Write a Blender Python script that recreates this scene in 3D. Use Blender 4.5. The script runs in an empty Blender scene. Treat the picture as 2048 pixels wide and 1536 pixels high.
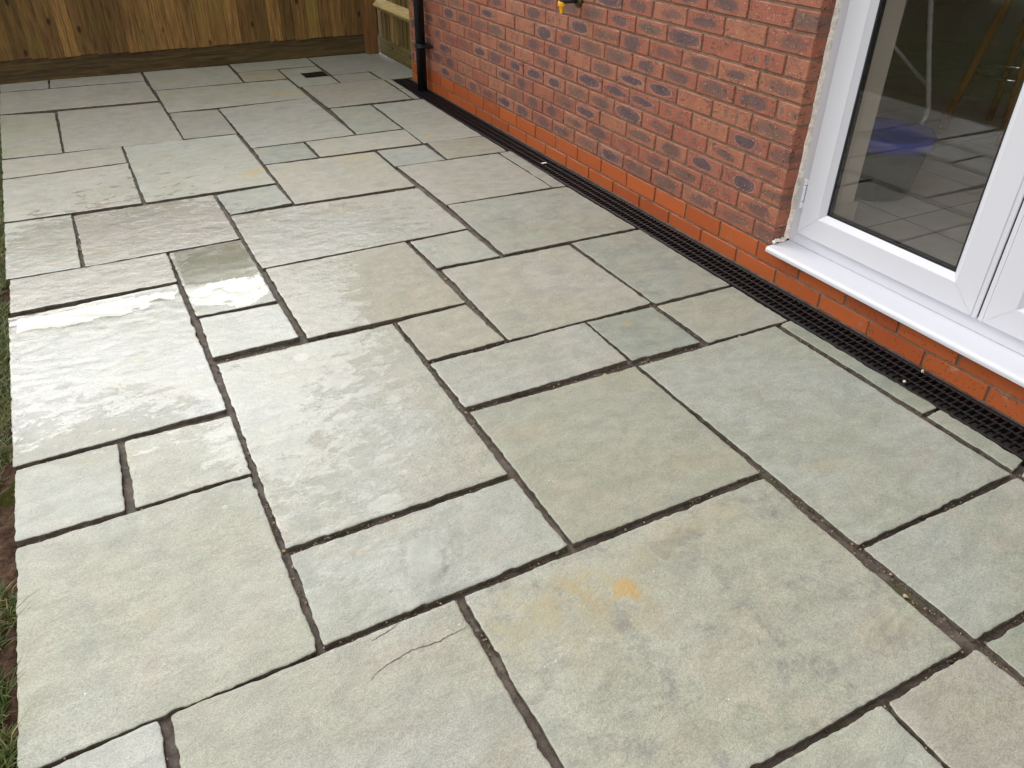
import bpy, math, random
import numpy as np
from mathutils import Matrix, Vector

# ------------------------------------------------------------------ camera, world, sun, exposure
sc = bpy.context.scene
COL = sc.collection
R_ = math.radians
cam = bpy.data.cameras.new('camera')
cam.sensor_width = 36.0
cam.lens = 1554.37 / 2048 * 36
cam.clip_start, cam.clip_end = 0.02, 400
co = bpy.data.objects.new('camera', cam)
COL.objects.link(co)
cr, cu, cf = (0.88632278, -0.46293556, 0.01107199), (0.24875765, 0.49615895, 0.83183288), (0.39057849, 0.73451819, -0.55491574)
co.matrix_world = Matrix(((cr[0], cu[0], -cf[0], -2.18204), (cr[1], cu[1], -cf[1], -0.10139), (cr[2], cu[2], -cf[2], 1.336), (0, 0, 0, 1)))
sc.camera = co

SUN_DIR = Vector((-0.42, 0.907, 0)).normalized()     # horizontal direction towards the sun
SUN_EL = R_(33)
world = bpy.data.worlds.new('World')
sc.world = world
world.use_nodes = True
wt = world.node_tree
wt.nodes.clear()
sky = wt.nodes.new('ShaderNodeTexSky')
sky.sky_type = 'NISHITA'
sky.sun_disc = False
sky.sun_elevation = SUN_EL
sky.sun_rotation = math.atan2(SUN_DIR.x, SUN_DIR.y)
sky.air_density, sky.dust_density, sky.ozone_density = 1.0, 3.0, 1.0
geo = wt.nodes.new('ShaderNodeTexCoord')
mp = wt.nodes.new('ShaderNodeMapping')
mp.inputs['Scale'].default_value = (1, 1, 2.2)
nz = wt.nodes.new('ShaderNodeTexNoise')
nz.inputs['Scale'].default_value = 2.2
nz.inputs['Detail'].default_value = 7
nz.inputs['Roughness'].default_value = 0.55
ramp = wt.nodes.new('ShaderNodeValToRGB')                # bright overcast with thinner, bluer gaps
ramp.color_ramp.elements[0].position, ramp.color_ramp.elements[0].color = 0.30, (0.82, 0.82, 0.82, 1)
ramp.color_ramp.elements[1].position, ramp.color_ramp.elements[1].color = 0.55, (1, 1, 1, 1)
cram = wt.nodes.new('ShaderNodeValToRGB')
cram.color_ramp.elements[0].position, cram.color_ramp.elements[0].color = 0.32, (6.8, 6.9, 7.1, 1)
cram.color_ramp.elements[1].position, cram.color_ramp.elements[1].color = 0.70, (11.2, 11.3, 11.5, 1)
cl = wt.nodes.new('ShaderNodeMix')
cl.data_type = 'RGBA'
nrm = wt.nodes.new('ShaderNodeVectorMath'); nrm.operation = 'NORMALIZE'
dot = wt.nodes.new('ShaderNodeVectorMath'); dot.operation = 'DOT_PRODUCT'
GLOW = Vector((-0.10 * math.cos(R_(30)), 0.995 * math.cos(R_(30)), math.sin(R_(30)))).normalized()   # sun glowing through thin cloud
dot.inputs[1].default_value = GLOW
mxm = wt.nodes.new('ShaderNodeMath'); mxm.operation = 'MAXIMUM'; mxm.inputs[1].default_value = 0
pw = wt.nodes.new('ShaderNodeMath'); pw.operation = 'POWER'; pw.inputs[1].default_value = 9
am = wt.nodes.new('ShaderNodeVectorMath'); am.operation = 'SCALE'; am.inputs[0].default_value = (41, 40.9, 40.7)
addg = wt.nodes.new('ShaderNodeVectorMath'); addg.operation = 'ADD'
bg = wt.nodes.new('ShaderNodeBackground')
bg.inputs['Strength'].default_value = 0.15
wo = wt.nodes.new('ShaderNodeOutputWorld')
L = wt.links.new
L(geo.outputs['Generated'], mp.inputs['Vector']); L(mp.outputs[0], nz.inputs['Vector'])
L(nz.outputs['Fac'], ramp.inputs[0]); L(nz.outputs['Fac'], cram.inputs[0])
L(geo.outputs['Generated'], nrm.inputs[0]); L(nrm.outputs[0], dot.inputs[0]); L(dot.outputs['Value'], mxm.inputs[0]); L(mxm.outputs[0], pw.inputs[0]); L(pw.outputs[0], am.inputs['Scale'])
L(ramp.outputs[0], cl.inputs['Factor']); L(sky.outputs[0], cl.inputs['A']); L(cram.outputs[0], cl.inputs['B'])
L(cl.outputs['Result'], addg.inputs[0]); L(am.outputs[0], addg.inputs[1])
L(addg.outputs[0], bg.inputs['Color']); L(bg.outputs[0], wo.inputs[0])

sun = bpy.data.lights.new('sun', 'SUN')
sun.energy, sun.angle, sun.color = 0.55, R_(14), (1.0, 0.95, 0.88)
so = bpy.data.objects.new('sun', sun)
COL.objects.link(so)
sd = Vector((SUN_DIR.x * math.cos(SUN_EL), SUN_DIR.y * math.cos(SUN_EL), math.sin(SUN_EL)))
so.rotation_euler = sd.to_track_quat('Z', 'Y').to_euler()
so.location = (0, 0, 8)
sc.view_settings.view_transform = 'Standard'
sc.view_settings.look = 'None'
sc.view_settings.exposure = 0.10
sc.view_settings.gamma = 1
sc.render.engine = 'CYCLES'
sc.cycles.max_bounces = 8
sc.cycles.transparent_max_bounces = 16
sc.cycles.caustics_reflective = False
sc.cycles.caustics_refractive = False
sc.cycles.sample_clamp_indirect = 6

# ------------------------------------------------------------------ helpers
rng = np.random.default_rng(7)
random.seed(7)

def lin(c, k=1.0):
    return tuple((((v / 255 + .055) / 1.055) ** 2.4 if v > 10 else v / 255 / 12.92) * k for v in c)

def hash2(ix, iy, seed):
    h = (ix.astype(np.int64) * 374761393 + iy.astype(np.int64) * 668265263 + seed * 974711) & 0xffffffff
    h = ((h ^ (h >> 13)) * 1274126177) & 0xffffffff
    return ((h ^ (h >> 16)) & 0xffff) / 65535.0 * 2 - 1

def vnoise(x, y, seed=0):
    x = np.asarray(x, float); y = np.asarray(y, float)
    ix, iy = np.floor(x), np.floor(y)
    fx, fy = x - ix, y - iy
    fx = fx * fx * fx * (fx * (fx * 6 - 15) + 10); fy = fy * fy * fy * (fy * (fy * 6 - 15) + 10)
    a, b = hash2(ix, iy, seed), hash2(ix + 1, iy, seed)
    c, d = hash2(ix, iy + 1, seed), hash2(ix + 1, iy + 1, seed)
    return (a * (1 - fx) + b * fx) * (1 - fy) + (c * (1 - fx) + d * fx) * fy

def fbm(x, y, seed=0, oct=4, gain=.5):
    s, a, t = 0, 1, 0
    for o in range(oct):
        s = s + a * vnoise(np.asarray(x) * 2 ** o + 17.3 * o, np.asarray(y) * 2 ** o - 9.1 * o, seed + o)
        t += a; a *= gain
    return s / t

class MB:
    """collects boxes, prisms, tubes and lathes into one mesh"""
    def __init__(s):
        s.v, s.f, s.m, s.c = [], [], [], []
        s.cur = (0.5, 0.5, 0.5)
        s.mi = 0
    def add(s, vs, fs):
        b = len(s.v)
        s.v += [tuple(map(float, v)) for v in vs]
        s.c += [s.cur] * len(vs)
        for f in fs:
            s.f.append([b + i for i in f]); s.m.append(s.mi)
    def box(s, a, b, ch=0.0):
        x0, y0, z0 = a; x1, y1, z1 = b
        if ch <= 0:
            s.add([(x0, y0, z0), (x1, y0, z0), (x1, y1, z0), (x0, y1, z0), (x0, y0, z1), (x1, y0, z1), (x1, y1, z1), (x0, y1, z1)],
                  [(0, 3, 2, 1), (4, 5, 6, 7), (0, 1, 5, 4), (1, 2, 6, 5), (2, 3, 7, 6), (3, 0, 4, 7)])
        else:
            o = [(x0 + ch, y0 + ch), (x1 - ch, y0 + ch), (x1 - ch, y1 - ch), (x0 + ch, y1 - ch)]
            p = [(x0, y0), (x1, y0), (x1, y1), (x0, y1)]
            vs = [(*q, z0) for q in o] + [(*q, z0 + ch) for q in p] + [(*q, z1 - ch) for q in p] + [(*q, z1) for q in o]
            fs = [(3, 2, 1, 0), (12, 13, 14, 15)]
            for l in range(3):
                for i in range(4):
                    j = (i + 1) % 4
                    fs.append((l * 4 + i, l * 4 + j, l * 4 + 4 + j, l * 4 + 4 + i))
            s.add(vs, fs)
    def prism(s, prof, axis, a, b, close=True):
        """profile points (p, q) extruded along an axis"""
        n = len(prof)
        def P(p, t):
            return {'y': (p[0], t, p[1]), 'x': (t, p[0], p[1]), 'z': (p[0], p[1], t)}[axis]
        vs = [P(p, a) for p in prof] + [P(p, b) for p in prof]
        fs = [(i, (i + 1) % n, n + (i + 1) % n, n + i) for i in range(n)]
        if close:
            fs += [tuple(range(n - 1, -1, -1)), tuple(range(n, 2 * n))]
        s.add(vs, fs)
    def tube(s, pts, r, n=12, cap=True):
        pts = [Vector(p) for p in pts]
        rs = r if isinstance(r, (list, tuple)) else [r] * len(pts)
        vs, fs = [], []
        ref = None
        for i, p in enumerate(pts):
            d = (pts[min(i + 1, len(pts) - 1)] - pts[max(i - 1, 0)]).normalized()
            if ref is None:
                ref = d.orthogonal().normalized()
            e1 = (ref - d * ref.dot(d)).normalized(); ref = e1
            e2 = d.cross(e1)
            for k in range(n):
                t = 2 * math.pi * k / n
                vs.append(p + (e1 * math.cos(t) + e2 * math.sin(t)) * rs[i])
        for i in range(len(pts) - 1):
            for k in range(n):
                k2 = (k + 1) % n
                fs.append((i * n + k, i * n + k2, i * n + n + k2, i * n + n + k))
        if cap:
            fs += [tuple(range(n - 1, -1, -1)), tuple(range((len(pts) - 1) * n, len(pts) * n))]
        s.add(vs, fs)
    def lathe(s, c, prof, n=28, cap=True):
        """profile (radius, z) turned round a vertical axis through c"""
        vs = [(c[0] + r * math.cos(2 * math.pi * k / n), c[1] + r * math.sin(2 * math.pi * k / n), c[2] + z) for r, z in prof for k in range(n)]
        fs = [(i * n + k, i * n + (k + 1) % n, i * n + n + (k + 1) % n, i * n + n + k) for i in range(len(prof) - 1) for k in range(n)]
        if cap:
            fs += [tuple(range(n - 1, -1, -1)), tuple(range((len(prof) - 1) * n, len(prof) * n))]
        s.add(vs, fs)
    def build(s, name, mats, parent=None, smooth=False, loc=(0, 0, 0), uv=None):
        me = bpy.data.meshes.new(name)
        me.from_pydata([(v[0] - loc[0], v[1] - loc[1], v[2] - loc[2]) for v in s.v], [], s.f)
        for m in (mats if isinstance(mats, (list, tuple)) else [mats]):
            me.materials.append(m)
        me.polygons.foreach_set('material_index', s.m)
        a = me.attributes.new('rnd', 'FLOAT_COLOR', 'POINT')
        a.data.foreach_set('color', np.array([(*c, 1) for c in s.c], dtype=np.float32).ravel())
        if uv is not None:
            at = me.attributes.new('brick_uv', 'FLOAT_VECTOR', 'POINT')
            at.data.foreach_set('vector', np.array(uv, dtype=np.float32).ravel())
        if smooth:
            me.polygons.foreach_set('use_smooth', [True] * len(me.polygons))
        me.update()
        o = bpy.data.objects.new(name, me)
        COL.objects.link(o)
        o.location = loc
        if parent:
            o.parent = parent
        return o

def tag(o, label=None, cat=None, group=None, kind=None):
    for k, v in (('label', label), ('category', cat), ('group', group), ('kind', kind)):
        if v:
            o[k] = v
    return o

def thing(name, label, cat, loc=(0, 0, 0), group=None):
    o = bpy.data.objects.new(name, None)
    o.empty_display_size = 0.1
    COL.objects.link(o)
    o.location = loc
    return tag(o, label, cat, group)

def under(parent, child):
    """parent a world-built child under an empty without moving it"""
    child.location = Vector(child.location) - Vector(parent.location)
    child.parent = parent
    return child

# ------------------------------------------------------------------ material helpers
class NT:
    def __init__(s, name):
        s.mat = bpy.data.materials.new(name)
        s.mat.use_nodes = True
        s.t = s.mat.node_tree
        s.t.nodes.clear()
        s.out = s.t.nodes.new('ShaderNodeOutputMaterial')
    def n(s, typ, ins=None, **props):
        nd = s.t.nodes.new('ShaderNode' + typ)
        for k, v in props.items():
            setattr(nd, k, v)
        for k, v in (ins or {}).items():
            sock = nd.inputs[k]
            if isinstance(v, bpy.types.NodeSocket):
                s.t.links.new(v, sock)
            else:
                if sock.type == 'RGBA' and len(v) == 3:
                    v = (*v, 1)
                sock.default_value = v
        return nd
    def m(s, op, a, b=0.0, c=0.0, clamp=False):
        return s.n('Math', {0: a, 1: b, 2: c}, operation=op, use_clamp=clamp).outputs[0]
    def vm(s, op, a, b=(0, 0, 0)):
        nd = s.n('VectorMath', {0: a, 1: b}, operation=op)
        return nd.outputs['Value'] if op in ('LENGTH', 'DOT_PRODUCT', 'DISTANCE') else nd.outputs[0]
    def mix(s, f, a, b, mode='MIX'):
        nd = s.t.nodes.new('ShaderNodeMix')
        nd.data_type = 'RGBA'; nd.blend_type = mode; nd.clamp_factor = True
        for i, v in ((0, f), (6, a), (7, b)):
            sock = nd.inputs[i]
            if isinstance(v, bpy.types.NodeSocket):
                s.t.links.new(v, sock)
            else:
                if sock.type == 'RGBA' and len(v) == 3:
                    v = (*v, 1)
                sock.default_value = v
        return nd.outputs[2]
    def step(s, x, a, b, lo=0.0, hi=1.0):
        return s.n('MapRange', {'Value': x, 'From Min': a, 'From Max': b, 'To Min': lo, 'To Max': hi}, interpolation_type='SMOOTHSTEP').outputs[0]
    def noise(s, vec, scale, detail=4, rough=.5, dist=0.0, out='Fac'):
        return s.n('TexNoise', {'Vector': vec, 'Scale': scale, 'Detail': detail, 'Roughness': rough, 'Distortion': dist}).outputs[out]
    def attr(s, name, out='Fac'):
        return s.n('Attribute', attribute_name=name).outputs[out]
    def bump(s, h, dist, strength=1.0, normal=None):
        ins = {'Height': h, 'Distance': dist, 'Strength': strength}
        if normal is not None:
            ins['Normal'] = normal
        return s.n('Bump', ins).outputs[0]
    def bsdf(s, **kw):
        ins = {k.replace('_', ' '): v for k, v in kw.items()}
        b = s.n('BsdfPrincipled', ins)
        s.t.links.new(b.outputs[0], s.out.inputs[0])
        return s.mat

def coords(t, mode='Object'):
    return t.n('TexCoord').outputs[mode]

def stone_mat():
    t = NT('riven sandstone')
    pos = t.n('NewGeometry').outputs['Position']
    rand = t.n('ObjectInfo').outputs['Random']
    off = t.n('CombineXYZ', {'X': t.m('MULTIPLY', rand, 61.0), 'Y': t.m('MULTIPLY', rand, 37.0), 'Z': 0.0}).outputs[0]
    p = t.vm('ADD', pos, off)
    ps = t.vm('MULTIPLY', p, (1.0, 1.7, 1.0))          # bedding grain runs along the slabs
    tint = t.attr('tint', 'Color')
    wet0 = t.attr('wet')
    rust = t.attr('rust')
    n1 = t.noise(p, 2.6, 4, .55, .6)
    n5 = t.noise(p, 5.5, 5, .62, .9)
    n2 = t.noise(ps, 12, 8, .62, .5)
    n3 = t.noise(p, 95, 6, .72)
    n4 = t.noise(p, 330, 3, .6)
    col = t.mix(t.step(n1, .36, .64, .75, 0), tint, t.mix(.62, tint, (.285, .285, .20)))        # slow grey-green and buff drifts
    col = t.mix(t.step(n5, .51, .69, 0, .60), col, t.mix(.55, tint, (.365, .305, .235)))
    col = t.mix(t.step(n5, .47, .30, 0, .55), col, t.mix(.5, tint, (.185, .205, .18)))
    big = t.noise(p, 7.0, 11, .76, .3)
    col = t.mix(t.m('MULTIPLY', t.attr('mottle'), t.step(big, .50, .64)), col, t.mix(.32, (.135, .135, .125), tint))   # smoky blotches
    g2 = t.step(n2, .32, .68, .885, 1.08)
    col = t.mix(1.0, col, t.n('CombineColor', {0: g2, 1: g2, 2: t.m('MULTIPLY', g2, .995)}).outputs[0], 'MULTIPLY')
    g3 = t.step(n3, .32, .68, .90, 1.08)
    col = t.mix(1.0, col, t.n('CombineColor', {0: g3, 1: g3, 2: g3}).outputs[0], 'MULTIPLY')
    g4 = t.step(n4, .32, .68, .80, 1.15)
    col = t.mix(1.0, col, t.n('CombineColor', {0: g4, 1: g4, 2: t.m('MULTIPLY', g4, .99)}).outputs[0], 'MULTIPLY')
    col = t.mix(t.m('MULTIPLY', t.step(n3, .55, .68), t.step(n5, .35, .6, .12, .40)), col, t.mix(.45, tint, (.10, .095, .08)))
    vor = t.n('TexVoronoi', {'Vector': p, 'Scale': 46.0, 'Randomness': 1.0})
    vcs = t.n('SeparateColor', {0: vor.outputs['Color']})
    speck = t.m('MULTIPLY', t.step(vor.outputs['Distance'], t.m('ADD', .035, t.m('MULTIPLY', vcs.outputs[1], .10)), .02), t.m('GREATER_THAN', vcs.outputs[0], .86))
    col = t.mix(t.m('MULTIPLY', speck, .75), col, (.07, .06, .045))
    vor2 = t.n('TexVoronoi', {'Vector': p, 'Scale': 31.0, 'Randomness': 1.0})
    mica = t.m('MULTIPLY', t.step(vor2.outputs['Distance'], .055, .02), t.m('GREATER_THAN', t.n('SeparateColor', {0: vor2.outputs['Color']}).outputs[1], .90))
    col = t.mix(mica, col, (.85, .84, .80))
    rn = t.noise(p, 16, 9, .68, .3)
    rf = t.m('MULTIPLY', rust, t.step(rn, .30, .74), clamp=True)
    rcol = t.mix(t.step(rf, .60, 1.05), (.36, .30, .15), (.40, .265, .085))
    col = t.mix(t.m('MULTIPLY', rf, .85), col, rcol)
    col = t.mix(t.attr('crack'), col, (.05, .045, .035))
    # a broken film of rain water: smooth and glossy where it lies, grain standing through elsewhere
    fn = t.noise(ps, 11.0, 11, .76, .35)
    film = t.step(t.m('ADD', fn, t.m('MULTIPLY', wet0, .34)), .715, .755)
    film = t.m('MAXIMUM', film, t.m('MULTIPLY', t.attr('pool'), .9))
    col = t.mix(t.m('MAXIMUM', film, t.m('MULTIPLY', wet0, .5)), col, t.mix(1.0, col, (.86, .86, .85), 'MULTIPLY'))
    damp = t.m('SUBTRACT', .56, t.m('MULTIPLY', wet0, .24))
    rough = t.m('MULTIPLY', t.m('ADD', damp, t.m('MULTIPLY', t.m('SUBTRACT', n3, .5), .25)), t.m('SUBTRACT', 1.0, t.m('MULTIPLY', film, .62)))
    h = t.m('ADD', t.m('MULTIPLY', t.noise(ps, 46, 9, .68, .3), 1.0), t.m('MULTIPLY', n2, 1.1))
    dry = t.m('MULTIPLY', t.m('SUBTRACT', 1.0, t.m('MULTIPLY', t.attr('pool'), .9)), t.m('SUBTRACT', 1.0, t.m('MULTIPLY', film, .55)))
    b1 = t.bump(h, .0042, t.m('MULTIPLY', dry, .55))
    b2 = t.bump(t.m('ADD', n4, t.m('MULTIPLY', n3, .8)), .0020, t.m('MULTIPLY', dry, .6), b1)
    return t.bsdf(Base_Color=col, Roughness=t.m('MAXIMUM', rough, .10), Normal=b2, Specular_IOR_Level=.5)

def brick_mat(plinth=False):
    t = NT('orange plinth brick' if plinth else 'red kiss-marked brick')
    pos = t.n('NewGeometry').outputs['Position']
    uv = t.attr('brick_uv', 'Vector')
    rs = t.n('SeparateColor', {0: t.attr('rnd', 'Color')})
    r1, r2, r3 = rs.outputs[0], rs.outputs[1], rs.outputs[2]
    wn = t.n('SeparateColor', {0: t.n('TexWhiteNoise', {'Vector': t.attr('rnd', 'Color')}, noise_dimensions='3D').outputs['Color']})
    w1, w2, w3 = wn.outputs[0], wn.outputs[1], wn.outputs[2]
    n1 = t.noise(pos, 11, 5, .6)
    n2 = t.noise(pos, 70, 4, .6)
    n3 = t.noise(pos, 300, 2, .6)
    if plinth:
        col = t.mix(t.step(r1, 0, 1), (.42, .092, .016), (.325, .064, .012))
        col = t.mix(t.step(n1, .45, .75, 0, .5), col, (.34, .085, .022))
        col = t.mix(t.m('MULTIPLY', t.step(n2, .58, .74), t.step(r3, .3, .9, .05, .6)), col, (.20, .05, .016))
        vor = t.n('TexVoronoi', {'Vector': pos, 'Scale': 95.0})
        spl = t.m('MULTIPLY', t.step(vor.outputs['Distance'], .30, .16), t.m('GREATER_THAN', t.n('SeparateColor', {0: vor.outputs['Color']}).outputs[0], .5))
        near = t.step(t.n('SeparateXYZ', {0: pos}).outputs[1], 2.0, 1.75)          # dirt splashed below the door sill
        col = t.mix(t.m('MULTIPLY', t.m('MULTIPLY', spl, near), t.step(n1, .32, .55, .25, .95)), col, (.035, .03, .012))
        col = t.mix(t.m('MULTIPLY', t.step(n1, .60, .78), .35), col, (.50, .36, .27))
        b = t.bump(n2, .002, .35)
        b = t.bump(n3, .0008, .4, b)
        return t.bsdf(Base_Color=col, Roughness=.62, Normal=b)
    nd = t.n('TexNoise', {'Vector': pos, 'Scale': 38.0, 'Detail': 4.0}).outputs['Color']
    nd2 = t.n('TexNoise', {'Vector': pos, 'Scale': 16.0, 'Detail': 2.0}).outputs['Color']
    wob = t.vm('ADD', t.vm('MULTIPLY', t.vm('SUBTRACT', nd, (.5, .5, .5)), (.014, .010, 0)), t.vm('MULTIPLY', t.vm('SUBTRACT', nd2, (.5, .5, .5)), (.030, .022, 0)))
    q = t.vm('ADD', uv, wob)
    sx = t.n('SeparateXYZ', {0: q})
    ax = t.m('ADD', .050, t.m('MULTIPLY', w1, .052))
    ay = t.m('ADD', .0145, t.m('MULTIPLY', w2, .0155))
    cx = t.m('SUBTRACT', sx.outputs[0], t.m('MULTIPLY', t.m('SUBTRACT', w3, .5), .045))
    d1 = t.m('SQRT', t.m('ADD', t.m('POWER', t.m('ABSOLUTE', t.m('DIVIDE', cx, ax)), 2.4), t.m('POWER', t.m('ABSOLUTE', t.m('DIVIDE', sx.outputs[1], ay)), 2.4)))
    # twin kiss marks on some bricks
    cx2 = t.m('SUBTRACT', t.m('ABSOLUTE', sx.outputs[0]), .030)
    d2 = t.m('SQRT', t.m('ADD', t.m('POWER', t.m('ABSOLUTE', t.m('DIVIDE', cx2, .011)), 2.0), t.m('POWER', t.m('ABSOLUTE', t.m('DIVIDE', sx.outputs[1], .017)), 2.0)))
    twin = t.m('MULTIPLY', t.m('GREATER_THAN', r2, .10), t.m('LESS_THAN', r2, .24))
    has = t.m('GREATER_THAN', r2, .24)
    sharp = t.m('GREATER_THAN', r3, .78)
    soft, hard = t.step(d1, 1.28, .72), t.step(d1, 1.04, .92)
    m1 = t.m('MULTIPLY', has, t.m('ADD', t.m('MULTIPLY', sharp, hard), t.m('MULTIPLY', t.m('SUBTRACT', 1.0, sharp), soft)))
    m2 = t.m('MULTIPLY', twin, t.step(d2, 1.25, .7))
    red = t.mix(t.step(n1, .3, .7), (.335, .108, .062), (.270, .088, .056))
    orange = t.mix(t.step(n1, .35, .7), (.355, .135, .074), (.300, .118, .070))
    base = t.mix(t.step(r1, .25, .75), red, orange)
    base = t.mix(t.step(n2, .56, .75, 0, .55), base, (.22, .085, .048))
    base = t.mix(t.step(n2, .42, .25, 0, .5), base, (.50, .205, .115))
    pc = t.mix(t.m('MULTIPLY', sharp, 1.0), t.mix(t.m('MULTIPLY', t.step(w1, .2, .9), t.step(n2, .25, .75, .5, 1)), (.098, .064, .064), (.180, .102, .066)), t.mix(t.step(n2, .3, .7), (.092, .058, .062), (.125, .074, .070)))
    base = t.mix(t.m('MULTIPLY', m1, t.m('MAXIMUM', sharp, t.step(w3, .1, .7, .60, .97))), base, pc)
    base = t.mix(t.m('MULTIPLY', m2, .8), base, (.165, .105, .085))
    ring = t.m('MULTIPLY', t.m('MULTIPLY', has, sharp), t.m('MULTIPLY', t.step(d1, .96, 1.04), t.step(d1, 1.22, 1.08)))
    base = t.mix(t.m('MULTIPLY', ring, .55), base, (.42, .27, .24))
    # drag creases, pale grit and dark pits
    cr = t.m('ABSOLUTE', t.m('SUBTRACT', t.noise(t.vm('MULTIPLY', pos, (1, 1, 2.0)), 16, 3, .6, 1.5), .5))
    crm = t.m('MULTIPLY', t.step(cr, .020, .005), t.step(t.noise(pos, 13, 2), .44, .52))
    base = t.mix(t.m('MULTIPLY', crm, .85), base, (.045, .024, .02))
    vor = t.n('TexVoronoi', {'Vector': pos, 'Scale': 120.0})
    vc = t.n('SeparateColor', {0: vor.outputs['Color']})
    sp = t.m('MULTIPLY', t.step(vor.outputs['Distance'], t.m('ADD', .10, t.m('MULTIPLY', vc.outputs[2], .26)), .06), t.m('GREATER_THAN', vc.outputs[0], .88))
    base = t.mix(t.m('MULTIPLY', sp, .9), base, t.mix(vc.outputs[1], (.62, .36, .22), (.78, .66, .55)))
    pit = t.m('MULTIPLY', t.step(vor.outputs['Distance'], .22, .10), t.m('LESS_THAN', vc.outputs[0], .10))
    base = t.mix(pit, base, (.05, .03, .025))
    g = t.step(n3, .25, .75, .88, 1.12)
    base = t.mix(1.0, base, t.n('CombineColor', {0: g, 1: g, 2: g}).outputs[0], 'MULTIPLY')
    h = t.m('SUBTRACT', t.m('ADD', n2, t.m('MULTIPLY', n3, .4)), t.m('MULTIPLY', crm, 1.2))
    b = t.bump(h, .003, .6)
    return t.bsdf(Base_Color=base, Roughness=.68, Normal=b, Specular_IOR_Level=.35)

def rough_mat(name, c1, c2, scale=20, rough=.85, bump=.003, fine=160, c3=None, spec=.3):
    t = NT(name)
    p = t.n('NewGeometry').outputs['Position']
    n = t.noise(p, scale, 6, .65, .4)
    f = t.noise(p, fine, 3, .6)
    col = t.mix(t.step(n, .3, .7), c1, c2)
    if c3:
        col = t.mix(t.step(t.noise(p, scale * .3, 3), .55, .68), col, c3)
    g = t.step(f, .25, .75, .75, 1.2)
    col = t.mix(1.0, col, t.n('CombineColor', {0: g, 1: g, 2: g}).outputs[0], 'MULTIPLY')
    b = t.bump(t.m('ADD', n, t.m('MULTIPLY', f, .5)), bump, .8)
    return t.bsdf(Base_Color=col, Roughness=rough, Normal=b, Specular_IOR_Level=spec)

def wood_mat(name, dark, light, green, grain='z', rough=.75, gfac=.6):
    t = NT(name)
    p = t.n('NewGeometry').outputs['Position']
    r = t.n('SeparateColor', {0: t.attr('rnd', 'Color')})
    off = t.n('CombineXYZ', {'X': t.m('MULTIPLY', r.outputs[0], 9.0), 'Y': t.m('MULTIPLY', r.outputs[1], 9.0), 'Z': t.m('MULTIPLY', r.outputs[2], 9.0)}).outputs[0]
    sc_ = {'z': (30, 30, 1.6), 'x': (1.6, 30, 30), 'y': (30, 1.6, 30)}[grain]
    q = t.vm('MULTIPLY', t.vm('ADD', p, off), sc_)
    g1 = t.noise(q, 1.6, 6, .65, 1.0)
    g2 = t.noise(q, 6.0, 4, .6)
    big = t.noise(t.vm('ADD', p, off), 3.0, 3, .6)
    col = t.mix(t.step(g1, .3, .7), dark, light)
    col = t.mix(t.step(big, .45, .72, 0, gfac), col, green)
    s = t.m('MULTIPLY', t.step(r.outputs[0], 0, 1, .60, 1.32), t.step(g2, .25, .75, .68, 1.24))
    col = t.mix(1.0, col, t.n('CombineColor', {0: s, 1: s, 2: s}).outputs[0], 'MULTIPLY')
    ks = {'z': (1, 1, .55), 'x': (.55, 1, 1), 'y': (1, .55, 1)}[grain]
    vor = t.n('TexVoronoi', {'Vector': t.vm('MULTIPLY', t.vm('ADD', p, off), ks), 'Scale': 9.0})
    kn = t.m('MULTIPLY', t.step(vor.outputs['Distance'], .17, .06), t.m('GREATER_THAN', t.n('SeparateColor', {0: vor.outputs['Color']}).outputs[0], .42))
    col = t.mix(t.m('MULTIPLY', kn, .85), col, (.022, .009, .005))
    b = t.bump(t.m('ADD', g1, g2), .002, .6)
    return t.bsdf(Base_Color=col, Roughness=rough, Normal=b, Specular_IOR_Level=.3)

def plain(name, c, rough=.4, metallic=0.0, spec=.5, var=.08, scale=30, bump=0.0):
    t = NT(name)
    p = t.n('NewGeometry').outputs['Position']
    n = t.noise(p, scale, 5, .6)
    g = t.step(n, .25, .75, 1 - var, 1 + var)
    rv = .07 if var > .02 else .012
    col = t.mix(1.0, c, t.n('CombineColor', {0: g, 1: g, 2: g}).outputs[0], 'MULTIPLY')
    kw = {}
    if bump:
        kw['Normal'] = t.bump(n, bump, .5)
    return t.bsdf(Base_Color=col, Roughness=t.step(n, .2, .8, max(rough - rv, .02), rough + rv), Metallic=metallic, Specular_IOR_Level=spec, **kw)

def glass_mat(name, ior, tint=(1, 1, 1)):
    t = NT(name)
    f0 = ((ior - 1) / (ior + 1)) ** 2
    g_ = t.n('NewGeometry')
    c_ = t.m('ABSOLUTE', t.vm('DOT_PRODUCT', g_.outputs['Normal'], g_.outputs['Incoming']))
    fr = t.m('ADD', f0, t.m('MULTIPLY', 1 - f0, t.m('POWER', t.m('SUBTRACT', 1.0, c_, clamp=True), 5.0)), clamp=True)   # Schlick, the same from both sides
    tr = t.n('BsdfTransparent', {'Color': tint}).outputs[0]
    gl = t.n('BsdfGlossy', {'Color': (1, 1, 1), 'Roughness': .0}).outputs[0]
    mx = t.n('MixShader', {0: fr, 1: tr, 2: gl}).outputs[0]
    t.t.links.new(mx, t.out.inputs[0])
    return t.mat

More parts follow.
